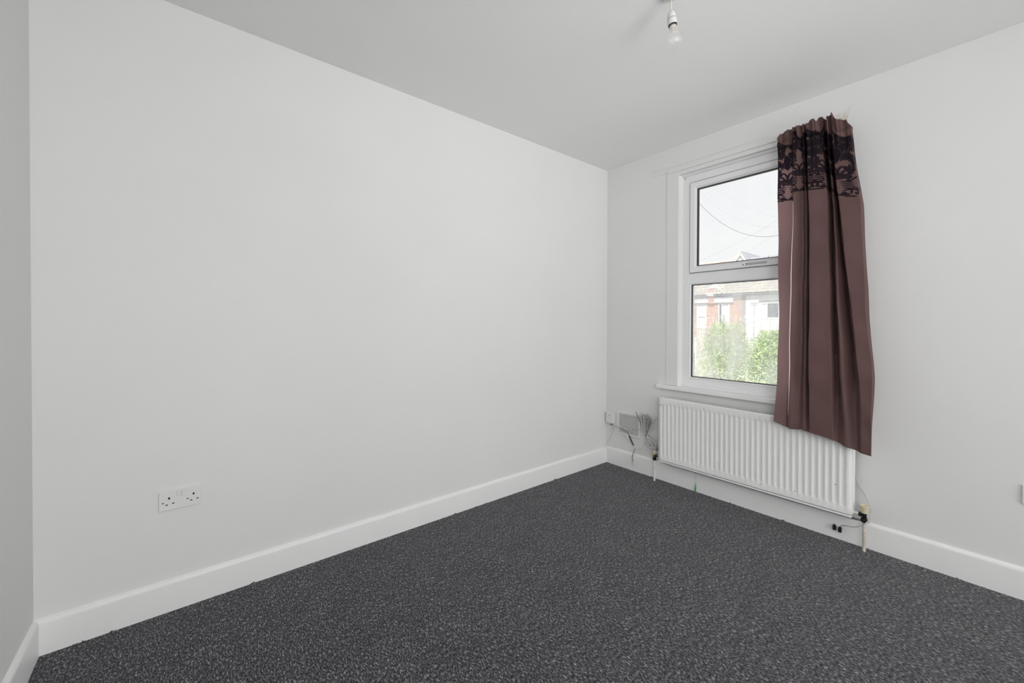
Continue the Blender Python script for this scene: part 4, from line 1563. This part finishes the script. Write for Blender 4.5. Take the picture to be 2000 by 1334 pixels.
# shrubs in the front garden
def leafy(name, cx, cy, rad_x, rad_y, ztop, n, lmat, label, stems=9, size=0.075, group='shrubs outside the window', shoots=0, blossom=0):
    t = thing(name, (cx, cy, GZ), label, 'shrub', group)
    b = MB()
    tips = []
    for k in range(stems):
        a = 2 * math.pi * k / stems + random.uniform(-0.3, 0.3)
        rr = random.uniform(0.25, 0.95)
        tx, ty = cx + rad_x * rr * math.cos(a), cy + rad_y * rr * math.sin(a)
        tz = ztop - 0.95 * rr * rr + random.uniform(-0.25, 0.05)
        pts = [(cx + 0.10 * math.cos(a), cy + 0.10 * math.sin(a), GZ), (cx + 0.4 * (tx - cx), cy + 0.4 * (ty - cy), GZ + 0.5 * (tz - GZ)), (tx, ty, tz)]
        sp = smooth_path(pts, 6)
        b.tube(sp, [0.030 * (1 - 0.85 * i / (len(sp) - 1)) for i in range(len(sp))], 6)
        tips.append(sp)
    b.obj('stems', M_BARK, t, smooth=True)
    b = MB()
    for k in range(n):
        if random.random() < 0.45:
            sp = random.choice(tips)
            f = random.uniform(0.30, 1.0) ** 0.7
            q = sp[int(f * (len(sp) - 1))]
            c = Vector((q[0] + random.gauss(0, 0.13), q[1] + random.gauss(0, 0.13), q[2] + random.gauss(0, 0.12)))
        else:
            z = GZ + 0.5 + (ztop - 0.35 - GZ - 0.5) * random.random() ** 0.75
            fr_ = (z - GZ) / (ztop - GZ)
            w = math.sqrt(max(0.02, 1 - fr_ ** 5)) * (0.65 + 0.35 * math.sin(fr_ * 3.0))
            a = random.uniform(0, 2 * math.pi)
            r_ = w * math.sqrt(random.uniform(0.25, 1.05))
            c = Vector((cx + rad_x * r_ * math.cos(a), cy + rad_y * r_ * math.sin(a), z))
        d = Vector((random.gauss(0, 1), random.gauss(0, 1), random.gauss(0.15, 0.7))).normalized()
        s = d.orthogonal().normalized()
        s = (s * math.cos(k) + d.cross(s) * math.sin(k))
        nrm = d.cross(s)
        ln = size * random.uniform(0.6, 1.25)
        wd = ln * 0.30
        p0 = c
        p1 = c + d * ln * 0.5 + s * wd
        p2 = c + d * ln + nrm * ln * 0.10
        p3 = c + d * ln * 0.5 - s * wd
        pm = c + d * ln * 0.5 - nrm * ln * 0.10
        b.add([p0, p1, p2, p3, pm], [(0, 1, 4), (1, 2, 4), (2, 3, 4), (3, 0, 4)])
    # upright wispy shoots with sparse leaves above the mass
    b2 = MB()
    for q in range(shoots):
        a = random.uniform(0, 2 * math.pi)
        rr = math.sqrt(random.random())
        x0_, y0_ = cx + rad_x * rr * math.cos(a), cy + rad_y * rr * math.sin(a)
        zt_ = ztop - 0.5 * rr + random.uniform(-0.1, 0.30)
        tip = Vector((x0_ + random.uniform(-.1, .1), y0_ + random.uniform(-.12, .12), zt_))
        base_ = Vector((x0_, y0_, zt_ - 0.9))
        b2.tube([base_, (base_ + tip) / 2, tip], [0.006, 0.004, 0.0015], 4)
        for w_ in range(22):
            c = base_.lerp(tip, 0.25 + 0.75 * w_ / 21)
            an = random.uniform(0, 6.28)
            d = Vector((math.cos(an), math.sin(an), random.uniform(0.1, 0.8))).normalized()
            s_ = d.cross(Vector((0, 0, 1))).normalized()
            ln = size * random.uniform(0.6, 1.0)
            b.add([c, c + d * ln * 0.5 + s_ * ln * 0.25, c + d * ln, c + d * ln * 0.5 - s_ * ln * 0.25], [(0, 1, 2), (0, 2, 3)])
    if shoots:
        b2.obj('shoots', M_BARK, t)
    if blossom:
        b3 = MB()
        for q in range(blossom):
            an = random.uniform(0, 6.28)
            zz = ztop - abs(random.gauss(0, 0.9)) - 0.1
            rr = random.uniform(0.75, 1.1)
            c0 = Vector((cx + rad_x * rr * math.cos(an), cy + rad_y * rr * math.sin(an), zz))
            for w_ in range(5):
                c = c0 + Vector((random.gauss(0, .012), random.gauss(0, .012), random.gauss(0, .03)))
                d = Vector((random.gauss(0, 1), random.gauss(0, 1), random.gauss(0, 1))).normalized()
                s_ = d.orthogonal().normalized()
                b3.add([c, c + d * 0.016 + s_ * 0.010, c + d * 0.030, c + d * 0.016 - s_ * 0.010], [(0, 1, 2), (0, 2, 3)])
        ob_ = b3.obj('blossom', M_BLOSSOM, t)
        ob_['kind'] = 'stuff'
    me = bpy.data.meshes.new('foliage')
    me.from_pydata([tuple(v) for v in b.v], [], b.f)
    me.materials.append(lmat)
    o = bpy.data.objects.new('foliage', me)
    COL.objects.link(o)
    o.parent = t
    o.location = -t.location
    o['kind'] = 'stuff'
    return t


leafy('shrub', 9.6, 3.0, 0.75, 0.85, 1.62, 18000, M_LEAF1, 'tall yellow-green leafy shrub in the middle of the window view', 16, 0.055, shoots=26, blossom=500)
leafy('shrub', 9.0, 1.55, 0.75, 0.62, 1.42, 12000, M_LEAF2, 'green shrub with larger leaves beside the curtain edge', 10, 0.085, shoots=12, blossom=160)
leafy('shrub', 9.9, 4.80, 0.75, 0.75, 0.95, 15000, M_LEAF2, 'lower green shrub at the left of the window view', 9, 0.055, shoots=12, blossom=350)
leafy('shrub', 7.6, 2.75, 0.50, 1.45, 0.20, 18000, M_LEAF3, 'pale silvery low shrub in front of the taller shrubs', 12, 0.050, blossom=900)


# overhead wires
def wire(pts, r, m, label):
    # parabola through three (y, z) points on the plane x = c, run on both ways
    (c, (ya, za), (yb, zb), (yc, zc), y0, y1) = pts
    A = np.array([[ya * ya, ya, 1], [yb * yb, yb, 1], [yc * yc, yc, 1]])
    k = np.linalg.solve(A, np.array([za, zb, zc]))
    P = [(c, y, k[0] * y * y + k[1] * y + k[2]) for y in np.linspace(y0, y1, 60)]
    o = MB().tube(P, r, 5).obj('overhead_wire', m)
    tag(o, label, 'wire', 'overhead wires')


wire((12.0, (5.012, 5.791), (3.666, 4.50), (2.411, 4.15), -0.5, 6.6), 0.0085, M_WIRE, 'darkest telephone wire, sagging low across the upper pane')
wire((13.0, (5.3, 6.35), (3.9, 5.05), (2.5, 4.62), -0.5, 7.0), 0.0045, M_WIREP, 'faint wire just above the darkest sagging wire')
wire((16.0, (6.8, 8.1), (4.9, 6.35), (3.5, 5.6), -0.5, 9.0), 0.0050, M_WIREP, 'faintest high wire crossing the upper pane diagonally')
wire((14.0, (5.9, 3.95), (4.5, 4.45), (3.0, 5.15), -1.0, 9.0), 0.0050, M_WIREP, 'faint straight wire rising to the right above the roofs')
wire((14.0, (5.9, 3.45), (4.5, 3.85), (3.0, 4.75), -1.0, 9.0), 0.0038, M_WIREP, 'very faint lower wire rising to the right above the roofs')
